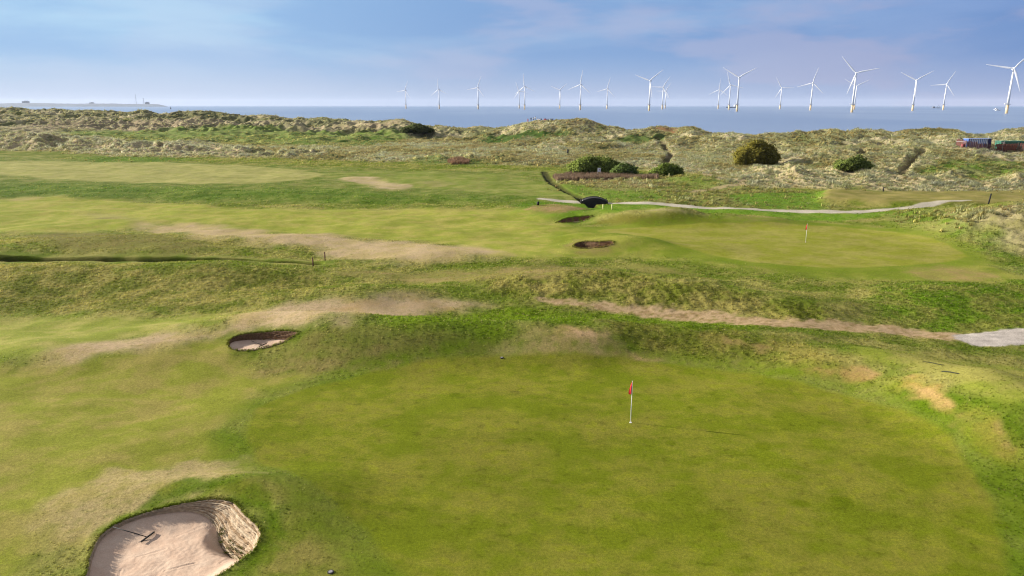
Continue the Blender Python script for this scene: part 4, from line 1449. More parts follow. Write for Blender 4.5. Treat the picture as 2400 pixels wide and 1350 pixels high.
def build_rakes():
    def sand_at(k, px, py):
        v = B_FLOOR[k][2]
        z = B_FLOOR[k][1]
        for _ in range(8):
            x, y = flat(px, py, z)
            z = float(v[np.argmin((v[:, 0] - x) ** 2 + (v[:, 1] - y) ** 2), 2])
        return (float(x), float(y), z)
    h = sand_at(0, 347, 1262)
    e = flat(264, 1232, .12)
    e = (float(e[0]), float(e[1]), float(h0(np.array([e[0]]), np.array([e[1]]))[0]) + .12)
    p, q = sand_at(0, 333, 1273), sand_at(0, 361, 1250)
    rake(e, (h[0], h[1], h[2] + .02), (q[0] - p[0], q[1] - p[1]), 0, 'black rake lying across the edge of the large sand bunker')
    h, e = sand_at(1, 616, 811), sand_at(1, 590, 803)
    rake((e[0], e[1], e[2] + .12), (h[0], h[1], h[2] + .02), (.5, 1), 0, 'dark rake lying on the sand of the oval pot bunker')


build_rakes()


# ------------------------------------------------------------------ small things on the course
def stake(name, px, py, hgt, r, mat, label, cat, group=None, lean=0.0, cap=None):
    p = cast([(px, py)], True)[0]
    z = ground_z(p[0], p[1])
    t = thing(name, label, cat, (float(p[0]), float(p[1]), z), 0, group)
    MB().tube((0, 0, -.15), (lean * hgt, 0, hgt), r, r * .92, 10).build('shaft', mat, t, True)
    c = MB()
    c.tube((lean * hgt, 0, hgt - .002), (lean * hgt * 1.03, 0, hgt + r * .8), r * .96, r * .25, 10)
    c.build('tip', cap or mat, t, True)
    return t


stake('ditch_post', 762, 611, .78, .055, M_RUST, 'rusty red post standing clear of the end of the ditch', 'post', 'rusty posts at the ditch')
stake('ditch_post', 734, 624, .74, .06, M_RUST, 'rusty red post standing in the end of the ditch', 'post', 'rusty posts at the ditch')
stake('marker_stake', 1413, 490, .62, .06, M_MARK, 'short pale yellow stake in lush grass just below the footbridge', 'stake', 'pale yellow marker stakes')
stake('marker_stake', 1434, 491, .66, .06, M_MARK, 'short pale yellow stake beside the end of the long mound', 'stake', 'pale yellow marker stakes')
stake('marker_stake', 1516, 428, .8, .06, M_MARK, 'pale yellow stake in the straw grass below the small bush', 'stake', 'pale yellow marker stakes')
stake('marker_stake', 1568, 416, .8, .06, M_MARK, 'pale yellow stake at the foot of the small round bush', 'stake', 'pale yellow marker stakes')
stake('marker_stake', 1451, 437, .8, .06, M_MARK, 'pale yellow stake in rough straw grass above the path', 'stake', 'pale yellow marker stakes')
stake('dark_pole', 2316, 479, 1.45, .10, M_BLACK, 'dark leaning pole at the edge of the teeing ground', 'pole', None, .12)
stake('dark_pole', 2070, 449, .7, .10, M_BLACK, 'short dark post behind the teeing ground below the dunes', 'post', None, .0)
stake('dark_pole', 1330, 361, 1.2, .28, M_BLACK, 'dark stump in the dune grass above the big bush', 'post', None, .1)


def build_small():
    # black crow-sized marker on the tan mound
    p = cast([(1261, 481)], True)[0]
    t = thing('marker_stump', 'small black marker on the bare tan mound beside the path', 'marker', (p[0], p[1], ground_z(p[0], p[1])))
    MB().tube((0, 0, 0), (0, 0, .42), .17, .2, 12).build('stump_body', M_BLACK, t, True)
    MB().tube((.03, 0, .41), (.05, 0, .55), .19, .05, 12).build('stump_top', M_BLACK, t, True)
    # sprinkler heads
    for px, py, lab in ((775, 1341, 'round grey sprinkler cover in turf below the near green'), (1176, 838, 'dark sprinkler cover at the back edge of the near green')):
        p = cast([(px, py)], True)[0]
        z = ground_z(p[0], p[1])
        t = thing('sprinkler_cover', lab, 'sprinkler', (p[0], p[1], z), 0, 'sprinkler covers')
        MB().tube((0, 0, -.05), (0, 0, .022), .105, .10, 20).build('collar', M_BLACK, t)
        MB().tube((0, 0, .018), (0, 0, .032), .068, .06, 18).build('cap', surf_mat('grey_cap', (.26, .25, .25), .6, .1, 8), t)
    M_STREAK = surf_mat('dark_streak', (.03, .035, .02), .8, .3, 6)
    # two thin dark tubes lying in the grass
    for k, (a, b, lab) in enumerate((((2162, 849), (2212, 856), 'thin dark hose lying in light grass, farther of the two'), ((2207, 871), (2247, 876), 'short thick dark hose lying in light grass, nearer of the two'))):
        q = cast([a, b], True)
        mid = (q[0] + q[1]) / 2
        z0 = ground_z(mid[0], mid[1])
        mb = MB()
        pp = []
        for i in range(9):
            f = i / 8
            xx = q[0][0] + (q[1][0] - q[0][0]) * f
            yy = q[0][1] + (q[1][1] - q[0][1]) * f + (.10 if k == 0 else .05) * math.sin(f * 6)
            pp.append((xx - mid[0], yy - mid[1], ground_z(xx, yy) - z0 + .015 + .02 * math.sin(f * 3.14)))
        for a_, b_ in zip(pp[:-1], pp[1:]):
            mb.tube(a_, b_, .016 if k == 0 else .028, None, 8)
        o = mb.build('streak', M_STREAK)
        o.location = (mid[0], mid[1], z0)
        tag(o, lab, 'streak', 'dark streaks in the grass')
    # notice board among the reeds
    p = cast([(1404, 414)], True)[0]
    t = thing('notice_board', 'small white notice board on two legs in front of the reeds', 'sign', (p[0], p[1], ground_z(p[0], p[1])))
    MB().box((0, 0, 1.35), (.62, .05, .75), None, .01).build('board', M_WHITE, t)
    MB().box((.1, -.032, 1.35), (.22, .012, .2)).build('printed_patch', surf_mat('dull_print', (.30, .14, .14), .7, .2, 10), t)
    for s in (-1, 1):
        MB().tube((s * .26, 0, -.2), (s * .26, 0, 1.3), .03, .03, 8).build('leg', M_STEEL, t)


build_small()


def build_bridge():
    x, y = flat(1392, 474)
    x, y = float(x), float(y)
    zb = float(h0(np.array([x + 4.5]), np.array([y]))[0])
    t = thing('footbridge', 'small hump backed black footbridge carrying the path over the ditch', 'footbridge', (x, y, zb), -.05)
    L, n = 4.0, 18
    arch = lambda s: .10 + .58 * (1 - s * s)

    def beam(name, y0, y1, zt, zb_, mat):
        v, f = [], []
        for i in range(n + 1):
            s = -1 + 2 * i / n
            xx = s * L / 2
            for yy in (y0, y1):
                v += [(xx, yy, arch(s) + zt), (xx, yy, arch(s) * .85 + zb_)]
        for i in range(n):
            a = i * 4
            f += [(a, a + 4, a + 5, a + 1), (a + 2, a + 3, a + 7, a + 6), (a, a + 2, a + 6, a + 4), (a + 1, a + 5, a + 7, a + 3)]
        f += [(0, 1, 3, 2), (n * 4, n * 4 + 2, n * 4 + 3, n * 4 + 1)]
        me = bpy.data.meshes.new(name)
        me.from_pydata(v, [], f)
        me.materials.append(mat)
        link(name, me, t)
    beam('arch_beam', -1.15, -1.0, .12, -.45, M_BLACK)
    beam('arch_beam', 1.0, 1.15, .12, -.45, M_BLACK)
    for i in range(24):
        s0 = -1 + 2 * (i + .5) / 24
        sl = math.atan2(arch(s0 + .02) - arch(s0 - .02), .04 * L / 2)
        MB().box((s0 * L / 2, 0, arch(s0) + .03), (L / 24 * .86, 1.98, .05), Matrix.Rotation(-sl, 4, 'Y')).build('plank', surf_mat('dark_plank', (.03, .028, .026), .8, .3, 8) if i == 0 else bpy.data.materials['dark_plank'], t)
    for sx in (-1, 1):
        for sy in (-1, 1):
            MB().tube((sx * (L / 2 - .1), sy * 1.08, -.3), (sx * (L / 2 - .1), sy * 1.08, .5), .06, .06, 8).build('post', M_BLACK, t)
    bm = bmesh.new()  # solid black face put in for the shaded opening under the arch
    prof = [(-L / 2 + .3, arch(-.85) * .7)] + [(s_ * L / 2, arch(s_) * .8) for s_ in (-.6, -.3, 0, .3, .6)] + [(L / 2 - .3, arch(.85) * .7), (1.5, -.35), (.75, -.75), (.5, -1.5), (-.4, -1.5), (-.8, -.8), (-1.6, -.3)]
    fr = [bm.verts.new((a, -1.3, b_)) for a, b_ in prof]
    bk = [bm.verts.new((a, -.98, b_)) for a, b_ in prof]
    bm.faces.new(fr)
    bm.faces.new(bk[::-1])
    for k_ in range(len(prof)):
        bm.faces.new((fr[k_], bk[k_], bk[(k_ + 1) % len(prof)], fr[(k_ + 1) % len(prof)]))
    me = bpy.data.meshes.new('arch_shade_fill')
    bm.to_mesh(me)
    bm.free()
    me.materials.append(M_BLACK)
    link('arch_shade_fill', me, t)
    for i, (px, py, lab) in enumerate(((1365.5, 475, 'white post at the near side of the footbridge, dry tan mound end'), (1406, 474, 'white post at the near side of the footbridge, yellow stake end'), (1362, 466, 'pale post at the back of the footbridge, dry tan mound end'), (1404, 467, 'pale leaning post at the back of the footbridge, yellow stake end'))):
        xx, yy = flat(px, py)
        zz = ground_z(xx, yy)
        q = thing('bridge_marker_post', lab, 'post', (float(xx), float(yy), zz), 0, 'posts at the footbridge corners')
        MB().tube((0, 0, -.1), (.08 if i == 3 else 0, 0, .5), .055, .05, 8).build('shaft', M_WHITE if i < 2 else M_MARK, q)
        MB().tube((.08 if i == 3 else 0, 0, .498), (.085 if i == 3 else 0, 0, .57), .05, .012, 8).build('tip', M_MARK, q)


build_bridge()


# ------------------------------------------------------------------ bushes
def leaf_material(name, c):
    m = bpy.data.materials.new(name)
    m.use_nodes = True
    nt = m.node_tree
    nd, lk = nt.nodes, nt.links
    nd.clear()
    ge = N(nd, 'ShaderNodeNewGeometry')
    v = ramp(nd, lk, ge.outputs['Random Per Island'], [(0, tuple(np.array(alb(c)) * 1.2)), (.6, tuple(alb(c) * 2.4)), (1, tuple(np.array(alb(c)) * 3.2 + .01))])
    d = N(nd, 'ShaderNodeBsdfDiffuse')
    t = N(nd, 'ShaderNodeBsdfTranslucent')
    lk.new(v, d.inputs[0])
    lk.new(v, t.inputs[0])
    mx = N(nd, 'ShaderNodeMixShader')
    mx.inputs[0].default_value = .5
    lk.new(d.outputs[0], mx.inputs[1])
    lk.new(t.outputs[0], mx.inputs[2])
    o = N(nd, 'ShaderNodeOutputMaterial')
    lk.new(mx.outputs[0], o.inputs[0])
    return m


def bush(px, py, wpx, hpx, c, label, seed, lobes=5, leaf=.3, dens=1.0, cat='bush', nm='bush'):
    p = cast([(px, py)], True)[0]
    sc = depth_of(p[1], p[2]) / FPX
    W, Hh = wpx * sc, hpx * sc
    z = ground_z(p[0], p[1] + W * .2)
    t = thing(nm, label, cat, (p[0], p[1] + W * .2, z - .1), 0, 'bushes at the foot of the dunes')
    rg = np.random.default_rng(seed)
    v, f, nrm = [], [], []
    stems = MB()
    L = []
    for i in range(lobes):
        fx = (i + .5) / lobes * 2 - 1
        hh = Hh * (1 - .45 * fx * fx) * rg.uniform(.82, 1.05)
        L.append((fx * W * .40, rg.uniform(-.2, .2) * W * .4, hh, W / lobes * rg.uniform(.75, 1.05)))
    for (lx, ly, hh, rr) in L:
        rr = max(rr * 1.25, hh * .5)
        nleaf = int(620 * dens * (rr * hh) / (leaf * leaf) * .09) + 120
        for _ in range(nleaf):
            d = rg.normal(size=3)
            d /= np.linalg.norm(d)
            rad = (rg.uniform(.35, 1.12) ** .55 if rg.random() < .88 else rg.uniform(1.05, 1.32)) * (1 + .18 * math.sin(d[0] * 5 + lx) * math.cos(d[1] * 4 + d[2] * 5))
            q = np.array([lx + d[0] * rr * rad, ly + d[1] * rr * .9 * rad, hh * .52 + d[2] * hh * .50 * rad])
            if q[2] < .05:
                q[2] = rg.uniform(.05, .3)
            a = rg.normal(size=3)
            a /= np.linalg.norm(a)
            b_ = np.cross(a, d + rg.normal(size=3) * .7)
            b_ /= np.linalg.norm(b_) + 1e-6
            s = leaf * rg.uniform(.5, 1.2)
            k = len(v)
            v += [tuple(q - a * s), tuple(q + b_ * s * .5), tuple(q + a * s), tuple(q - b_ * s * .5)]
            f.append((k, k + 1, k + 2, k + 3))
            dn = d * np.array([1, 1, 1.1]) + rg.normal(size=3) * .38 + np.array([lx / W * 1.2, 0, .15])
            nrm += [tuple(dn / np.linalg.norm(dn))] * 4
        for _ in range(4):
            stems.tube((lx * .8 + rg.uniform(-.2, .2), ly * .6, -.2), (lx + rg.uniform(-.6, .6) * rr, ly + rg.uniform(-.6, .6) * rr, hh * .75), .07, .02, 6)
    me = bpy.data.meshes.new('foliage')
    me.from_pydata(v, [], f)
    me.polygons.foreach_set('use_smooth', [True] * len(f))
    me.normals_split_custom_set_from_vertices([(float(a_), float(b_), float(c_)) for a_, b_, c_ in nrm])
    me.materials.append(leaf_material(nm + '_leaf', c))
    o = link('foliage', me, t)
    tag(o, kind='stuff')
    stems.build('stems', surf_mat('twig', (.06, .045, .03), .9, .3, 6), t)


bush(1402, 410, 140, 42, (108, 120, 58), 'wide dark green willow bush behind the pinkish reeds', 1, 8, .26, 1.3)
bush(1466, 413, 44, 32, (88, 104, 54), 'dark green lobe of bush joining the wide willow beside its shadow', 2, 3, .26, 1.2)
bush(1565, 415, 62, 30, (98, 112, 50), 'small round green bush at the end of the reeds', 3, 4, .22, 1.3)
bush(1780, 389, 94, 54, (116, 110, 48), 'tall round olive brown bush on the dune slope', 4, 6, .26, 1.3)
bush(2006, 402, 76, 30, (104, 116, 58), 'low bright green bush below the grassy dune tracks', 5, 5, .24, 1.3)
bush(976, 318, 68, 20, (76, 84, 50), 'low dark bush on the dune crest below the sea', 6, 5, .35, 1.1)


# ------------------------------------------------------------------ works compound on the dunes
def build_compound():
    pl = cast([(2240, 344), (2262, 348), (2312, 350), (2384, 353), (2450, 356)], False)
    pts = []
    for q in pl:
        pts.append(np.array([q[0], max(q[1], 164), 0]))
    M_FEN = surf_mat('red_brown_paling', (.15, .06, .05), .85, .35, 4)
    M_POST = surf_mat('pale_fence_post', (.36, .30, .25), .8, .25, 4)
    M_RAIL = surf_mat('galvanised_rail', (.50, .50, .50), .5, .15, 2)
    c0 = pts[2]
    t = thing('paling_fence', 'red brown paling fence around the works compound on the dunes', 'fence', (c0[0], c0[1], ground_z(c0[0], c0[1])))
    bz = t.location.z
    mem = {}
    rg = random.Random(3)
    for a, b in zip(pts[:-1], pts[1:]):
        d = b - a
        ln = float(np.linalg.norm(d))
        n = max(2, int(ln / .24))
        for i in range(n):
            f = (i + .5) / n
            q = a + d * f
            z = ground_z(q[0], q[1]) - bz
            key = i % 3
            if key not in mem:
                mem[key] = MB().box((0, 0, .95), (.15, .03, 1.9 + .12 * key)).mesh('paling', M_FEN)
            o = link('paling', mem[key], t)
            o.location = (q[0] - c0[0], q[1] - c0[1], z)
            o.rotation_euler = (0, rg.uniform(-.03, .03), math.atan2(d[1], d[0]))
        m_ = max(1, int(ln / 2.4))
        for i in range(m_ + 1):
            q = a + d * i / m_
            z = ground_z(q[0], q[1]) - bz
            MB().tube((q[0] - c0[0], q[1] - c0[1] - .08, z - .2), (q[0] - c0[0] + .05, q[1] - c0[1] - .08, z + 2.2), .05, .045, 8).build('post', M_POST, t)
    for a, b in zip(pts[:-1], pts[1:]):
        za, zb_ = ground_z(a[0], a[1]) - bz, ground_z(b[0], b[1]) - bz
        MB().tube((a[0] - c0[0], a[1] - c0[1] + .06, za + 1.5), (b[0] - c0[0], b[1] - c0[1] + .06, zb_ + 1.5), .035, .035, 6).build('rail', M_RAIL, t)

    def spot(px, dy):
        i = np.interp(px, [2240, 2262, 2312, 2384, 2450], range(5))
        k = min(int(i), 3)
        q = pts[k] + (pts[k + 1] - pts[k]) * (i - k)
        yy = q[1] + dy
        xx = (px - 1200) / FPX * depth_of(yy, 5)
        return float(xx), float(yy), ground_z(xx, yy)
    # striped hut
    x, y, z = spot(2285, 2.2)
    z = min(z, bz + .2)
    t2 = thing('striped_hut', 'blue and white striped hut with a dark navy end', 'hut', (x, y, z))
    W, D_, B, T = 4.4, 2.0, .2, 2.75
    M_BLUE = surf_mat('blue_board', (.07, .15, .40), .6, .12, 3)
    M_NAVY = surf_mat('navy_board', (.01, .015, .09), .6, .15, 3)
    n = 20
    mw_ = MB().box((0, 0, (B + T) / 2), (W / n * .97, .06, T - B)).mesh('board', M_WHITE)
    mb_ = MB().box((0, 0, (B + T) / 2), (W / n * .97, .06, T - B)).mesh('board', M_BLUE)
    for i in range(n):
        o = link('board', mb_ if i % 2 == 0 else mw_, t2)
        o.location = (-W / 2 + (i + .5) * W / n, -D_ / 2 - (.02 if i % 2 else 0), 0)
    MB().box((0, D_ / 2, (B + T) / 2), (W, .08, T - B)).build('back_wall', M_BLUE, t2)
    MB().box((W / 2 + .52, 0, (B + T) / 2 + .05), (1.0, D_ + .1, T - B), None, .02).build('end_annex', M_NAVY, t2)
    MB().box((-W / 2 - .05, 0, (B + T) / 2), (.08, D_, T - B)).build('end_wall', M_BLUE, t2)
    MB().box((.4, 0, T + .06), (W + 1.3, D_ + .3, .1), None, .02).build('roof', surf_mat('hut_roof', (.25, .32, .52), .6, .1, 2), t2)
    MB().tube((W / 2 + .05, -D_ / 2 - .15, 0), (W / 2 + .05, -D_ / 2 - .15, T + .7), .035, .03, 8).build('mast', M_WHITE, t2)
    # green cabin
    M_GRN = surf_mat('green_cabin_paint', (.035, .16, .10), .6, .15, 2)
    x, y, z = spot(2366, 3.2)
    z = min(z, bz)
    t3 = thing('green_cabin', 'low dark green site cabin behind the paling fence', 'cabin', (x, y, z))
    MB().box((0, 0, 1.15), (5.6, 2.2, 2.3), None, .03).build('walls', M_GRN, t3)
    for i in range(14):
        MB().box((-2.6 + i * .4, -1.13, 1.15), (.16, .06, 2.1), None).build('rib', M_GRN, t3)
    MB().box((0, 0, 2.36), (5.8, 2.4, .12), None, .02).build('roof', surf_mat('cabin_roof', (.06, .22, .14), .5, .1, 2), t3)
    # pipe rail
    x, y, z = spot(2335, 1.0)
    t4 = thing('pipe_barrier', 'pale grey pipe barrier between the striped hut and green cabin', 'barrier', (x, y, z))
    for s in (-1.9, 0, 1.9):
        MB().tube((s, 0, 0), (s, 0, 2.35), .045, .045, 8).build('post', M_RAIL, t4)
    MB().tube((-1.95, 0, 2.3), (1.95, 0, 2.15), .055, .055, 8).build('top_rail', M_RAIL, t4)
    MB().tube((-1.95, 0, 1.2), (1.95, 0, 1.2), .04, .04, 8).build('lower_rail', M_RAIL, t4)
    # orange skip
    M_OR = surf_mat('orange_skip_paint', (.45, .14, .025), .7, .4, 2)
    x, y, z = spot(2360, 1.3)
    t5 = thing('orange_skip', 'weathered orange skip behind the paling fence', 'skip', (x, y, z))
    bm = bmesh.new()
    pr = [(-1.5, .1), (1.6, .1), (2.2, 1.55), (-2.1, 1.55)]
    fr = [bm.verts.new((a, -.85, b)) for a, b in pr]
    bk = [bm.verts.new((a, .85, b)) for a, b in pr]
    bm.faces.new(fr)
    bm.faces.new(bk[::-1])
    for i in range(3):
        bm.faces.new((fr[i], bk[i], bk[(i + 1) % 4], fr[(i + 1) % 4]))
    bm.faces.new((fr[3], bk[3], bk[0], fr[0]))
    me = bpy.data.meshes.new('body')
    bm.to_mesh(me)
    bm.free()
    me.materials.append(M_OR)
    link('body', me, t5)
    for s in (-1.1, 0, 1.1):
        MB().box((s, -.9, .85), (.1, .08, 1.35)).build('rib', M_OR, t5)
    MB().box((.05, -.88, 1.56), (4.3, .1, .1)).build('rim', M_OR, t5)
    # red barrel
    x, y, z = spot(2257, -.6)
    t6 = thing('red_barrel', 'red barrel standing at the end of the paling fence', 'barrel', (x, y, z))
    MB().tube((0, 0, 0), (0, 0, 1.05), .33, .33, 16).build('drum', surf_mat('red_drum', (.26, .06, .06), .6, .2, 3), t6, True)
    for zz in (.33, .7, 1.03):
        MB().tube((0, 0, zz), (0, 0, zz + .04), .35, .35, 16).build('hoop', surf_mat('red_hoop', (.22, .06, .06), .6, .2, 3), t6, True)


build_compound()


# ------------------------------------------------------------------ people on the dune top
M_SKIN = surf_mat('skin', (.45, .27, .19), .6, .08, 8)
M_HAIR = surf_mat('dark_hair', (.03, .02, .015), .7, .2, 20)


def person_mesh(name, seated, mats):
    """one continuous skinned body; joints in metres"""
    if not seated:
        J = {'pel': (0, 0, .95), 'sp': (0, .0, 1.15), 'ch': (0, 0, 1.36), 'nk': (0, 0, 1.50), 'hd': (0, -.01, 1.60), 'tp': (0, -.01, 1.74),
             'sl': (-.19, 0, 1.42), 'el': (-.27, .02, 1.14), 'wl': (-.25, -.08, .92), 'al': (-.25, -.10, .83), 'sr': (.19, 0, 1.42), 'er': (.27, .02, 1.14), 'wr': (.25, -.08, .92), 'ar': (.25, -.10, .83),
             'hl': (-.1, 0, .90), 'kl': (-.11, -.02, .50), 'fl': (-.11, 0, .09), 'ol': (-.11, -.15, .04), 'hr': (.1, 0, .90), 'kr': (.12, -.02, .50), 'fr': (.12, .02, .09), 'or': (.12, -.13, .04)}
    else:
        J = {'pel': (0, 0, .12), 'sp': (0, -.02, .32), 'ch': (0, -.05, .55), 'nk': (0, -.05, .70), 'hd': (0, -.07, .80), 'tp': (0, -.07, .94),
             'sl': (-.19, -.04, .62), 'el': (-.27, -.14, .40), 'wl': (-.16, -.36, .42), 'al': (-.12, -.43, .44), 'sr': (.19, -.04, .62), 'er': (.27, -.14, .40), 'wr': (.16, -.36, .42), 'ar': (.12, -.43, .44),
             'hl': (-.1, -.04, .12), 'kl': (-.15, -.42, .42), 'fl': (-.14, -.62, .08), 'ol': (-.14, -.76, .04), 'hr': (.1, -.04, .12), 'kr': (.15, -.42, .42), 'fr': (.14, -.62, .08), 'or': (.14, -.76, .04)}
    R = {'pel': .15, 'sp': .135, 'ch': .155, 'nk': .055, 'hd': .095, 'tp': .075, 'sl': .07, 'el': .045, 'wl': .033, 'al': .035, 'sr': .07, 'er': .045, 'wr': .033, 'ar': .035,
         'hl': .095, 'kl': .062, 'fl': .042, 'ol': .04, 'hr': .095, 'kr': .062, 'fr': .042, 'or': .04}
    E = [('pel', 'sp'), ('sp', 'ch'), ('ch', 'nk'), ('nk', 'hd'), ('hd', 'tp'), ('ch', 'sl'), ('sl', 'el'), ('el', 'wl'), ('wl', 'al'), ('ch', 'sr'), ('sr', 'er'), ('er', 'wr'), ('wr', 'ar'),
         ('pel', 'hl'), ('hl', 'kl'), ('kl', 'fl'), ('fl', 'ol'), ('pel', 'hr'), ('hr', 'kr'), ('kr', 'fr'), ('fr', 'or')]
    keys = list(J)
    me = bpy.data.meshes.new(name)
    me.from_pydata([J[k] for k in keys], [(keys.index(a), keys.index(b)) for a, b in E], [])
    o = bpy.data.objects.new(name, me)
    COL.objects.link(o)
    sk = o.modifiers.new('skin', 'SKIN')
    for i, k in enumerate(keys):
        o.data.skin_vertices[0].data[i].radius = (R[k], R[k] * (.75 if k in ('pel', 'sp', 'ch') else 1))
        o.data.skin_vertices[0].data[i].use_root = (k == 'pel')
    ss = o.modifiers.new('sub', 'SUBSURF')
    ss.levels = ss.render_levels = 1
    dg = bpy.context.evaluated_depsgraph_get()
    ev = bpy.data.meshes.new_from_object(o.evaluated_get(dg))
    bpy.data.objects.remove(o)
    ev.name = name
    ev.materials.clear()
    for m in mats:
        ev.materials.append(m)
    leg0, neck = (.97, 1.50) if not seated else (.20, .70)
    for p in ev.polygons:
        c = p.center
        if c.z > neck:
            p.material_index = 0
        elif not seated:
            p.material_index = 2 if c.z < leg0 and abs(c.x) < .21 else (0 if c.z < .95 else 1)
        else:
            hand = c.y < -.33 and c.z > .38 and abs(c.x) < .19 and c.z > .43
            p.material_index = 0 if hand else (2 if (c.z < leg0 or (c.y < -.20 and abs(c.x) < .22)) else 1)
        p.use_smooth = True
    return ev


def build_people():
    shirts = {'red': (.55, .05, .07), 'pink': (.65, .22, .25), 'white': (.75, .75, .76), 'black': (.02, .02, .025), 'navy': (.03, .04, .10), 'maroon': (.18, .02, .03), 'grey': (.2, .2, .22)}
    M = {k: surf_mat(k + '_clothing', v, .85, .12, 10) for k, v in shirts.items()}
    who = [(1237.3, 279, 0, 'pink', 'red', 'person in pink top and red trousers standing at the outer end of the group'),
           (1244.6, 279, 0, 'black', 'black', 'person all in black standing between pink and white tops'),
           (1250.4, 277.5, 0, 'white', 'black', 'person in white top and black trousers standing beside another white top'),
           (1254.6, 277.5, 0, 'white', 'grey', 'person in white top and grey trousers standing next to seated people'),
           (1259.5, 279.5, 1, 'white', 'white', 'person all in white sitting just below the standing group'),
           (1264.0, 279.7, 1, 'white', 'pink', 'person in white top and pink trousers sitting on the dune'),
           (1268.0, 279.6, 1, 'navy', 'black', 'person in navy top sitting between white and pink clothing'),
           (1275.0, 279.7, 1, 'pink', 'red', 'person in pink top and red trousers sitting on the dune crest'),
           (1278.3, 279.6, 1, 'red', 'red', 'person all in red sitting beside a pink top'),
           (1281.8, 279.4, 1, 'maroon', 'black', 'person in maroon top sitting beside a red outfit'),
           (1286.0, 279.4, 1, 'black', 'grey', 'person in black top and grey trousers sitting on the dune crest'),
           (1289.2, 279.2, 1, 'white', 'black', 'person in white top and black trousers sitting between black tops'),
           (1292.5, 279.0, 1, 'black', 'black', 'person all in black sitting beside a white top'),
           (1296.0, 279.0, 1, 'navy', 'navy', 'person all in navy sitting at the inner end of the group')]
    base = {}
    for i, (px, py, seated, top, bot, lab) in enumerate(who):
        ys = np.arange(255, 320, .4)
        xs = (px - 1200) / FPX * (ys * math.cos(PITCH) + 5 * math.sin(PITCH))
        zs = h0(xs, ys)
        j = int(np.argmax((zs - H) / ys))
        x, y, z = float(xs[j]), float(ys[j]), float(zs[j])
        z = ground_z(x, y)
        key = (seated, top, bot)
        if key not in base:
            base[key] = person_mesh('body', seated, [M_SKIN, M[top], M[bot]])
        t = thing('person', lab, 'person', (x, y, z + .02), [.4, -.5, .2, 2.7, 1.2, -.6, .5, .9, -.3, .1, -.9, .6, .3, -.4][i], 'people gathered on top of the dune')
        link('body', base[key], t)
        hz, hy = (1.66, 0.0) if not seated else (.86, -.055)
        MB().ball((0, hy + .012, hz + .02), (.105, .115, .115), 2).build('hair', M_HAIR, t, True)


build_people()


# ------------------------------------------------------------------ sea
def build_sea():
    m = bpy.data.materials.new('sea_water')
    m.use_nodes = True
    nt = m.node_tree
    nd, lk = nt.nodes, nt.links
    b = nd['Principled BSDF']
    tc = N(nd, 'ShaderNodeTexCoord')
    mp = N(nd, 'ShaderNodeMapping')
    mp.inputs['Scale'].default_value = (.004, .0012, 1)
    lk.new(tc.outputs['Object'], mp.inputs[0])
    n0 = N(nd, 'ShaderNodeTexNoise')
    n0.inputs['Scale'].default_value = 1.0
    n0.inputs['Detail'].default_value = 5
    lk.new(mp.outputs[0], n0.inputs['Vector'])
    c = mixc(nd, lk, ramp(nd, lk, n0.outputs[0], [(.35, 0.0), (.65, 1.0)]), (.14, .21, .34), (.20, .27, .39))
    lk.new(c, b.inputs['Base Color'])
    b.inputs['Roughness'].default_value = .32
    b.inputs['IOR'].default_value = 1.33
    mp2 = N(nd, 'ShaderNodeMapping')
    mp2.inputs['Scale'].default_value = (.09, .16, 1)
    mp2.inputs['Rotation'].default_value = (0, 0, .25)
    lk.new(tc.outputs['Object'], mp2.inputs[0])
    n1 = N(nd, 'ShaderNodeTexNoise')
    n1.inputs['Scale'].default_value = 1.0
    n1.inputs['Detail'].default_value = 8
    n1.inputs['Roughness'].default_value = .62
    lk.new(mp2.outputs[0], n1.inputs['Vector'])
    bp = N(nd, 'ShaderNodeBump')
    bp.inputs['Strength'].default_value = .55
    bp.inputs['Distance'].default_value = 1.2
    lk.new(n1.outputs[0], bp.inputs['Height'])
    lk.new(bp.outputs[0], b.inputs['Normal'])
    ys = np.concatenate([np.linspace(255, 600, 8), np.geomspace(700, 16500, 24)])
    us = np.linspace(-1.2, 1.2, 25)
    X = us[None, :] * ys[:, None]
    Y = np.repeat(ys[:, None], len(us), 1)
    v = np.stack([X.ravel(), Y.ravel(), np.full(X.size, SEA_Z)], 1)
    j = np.arange(X.size).reshape(X.shape)
    q = np.stack([j[:-1, :-1], j[:-1, 1:], j[1:, 1:], j[1:, :-1]], -1).reshape(-1, 4)
    tag(link('sea', mesh_np('sea', v, q, m)), 'calm blue sea beyond the dunes', kind='structure')


build_sea()


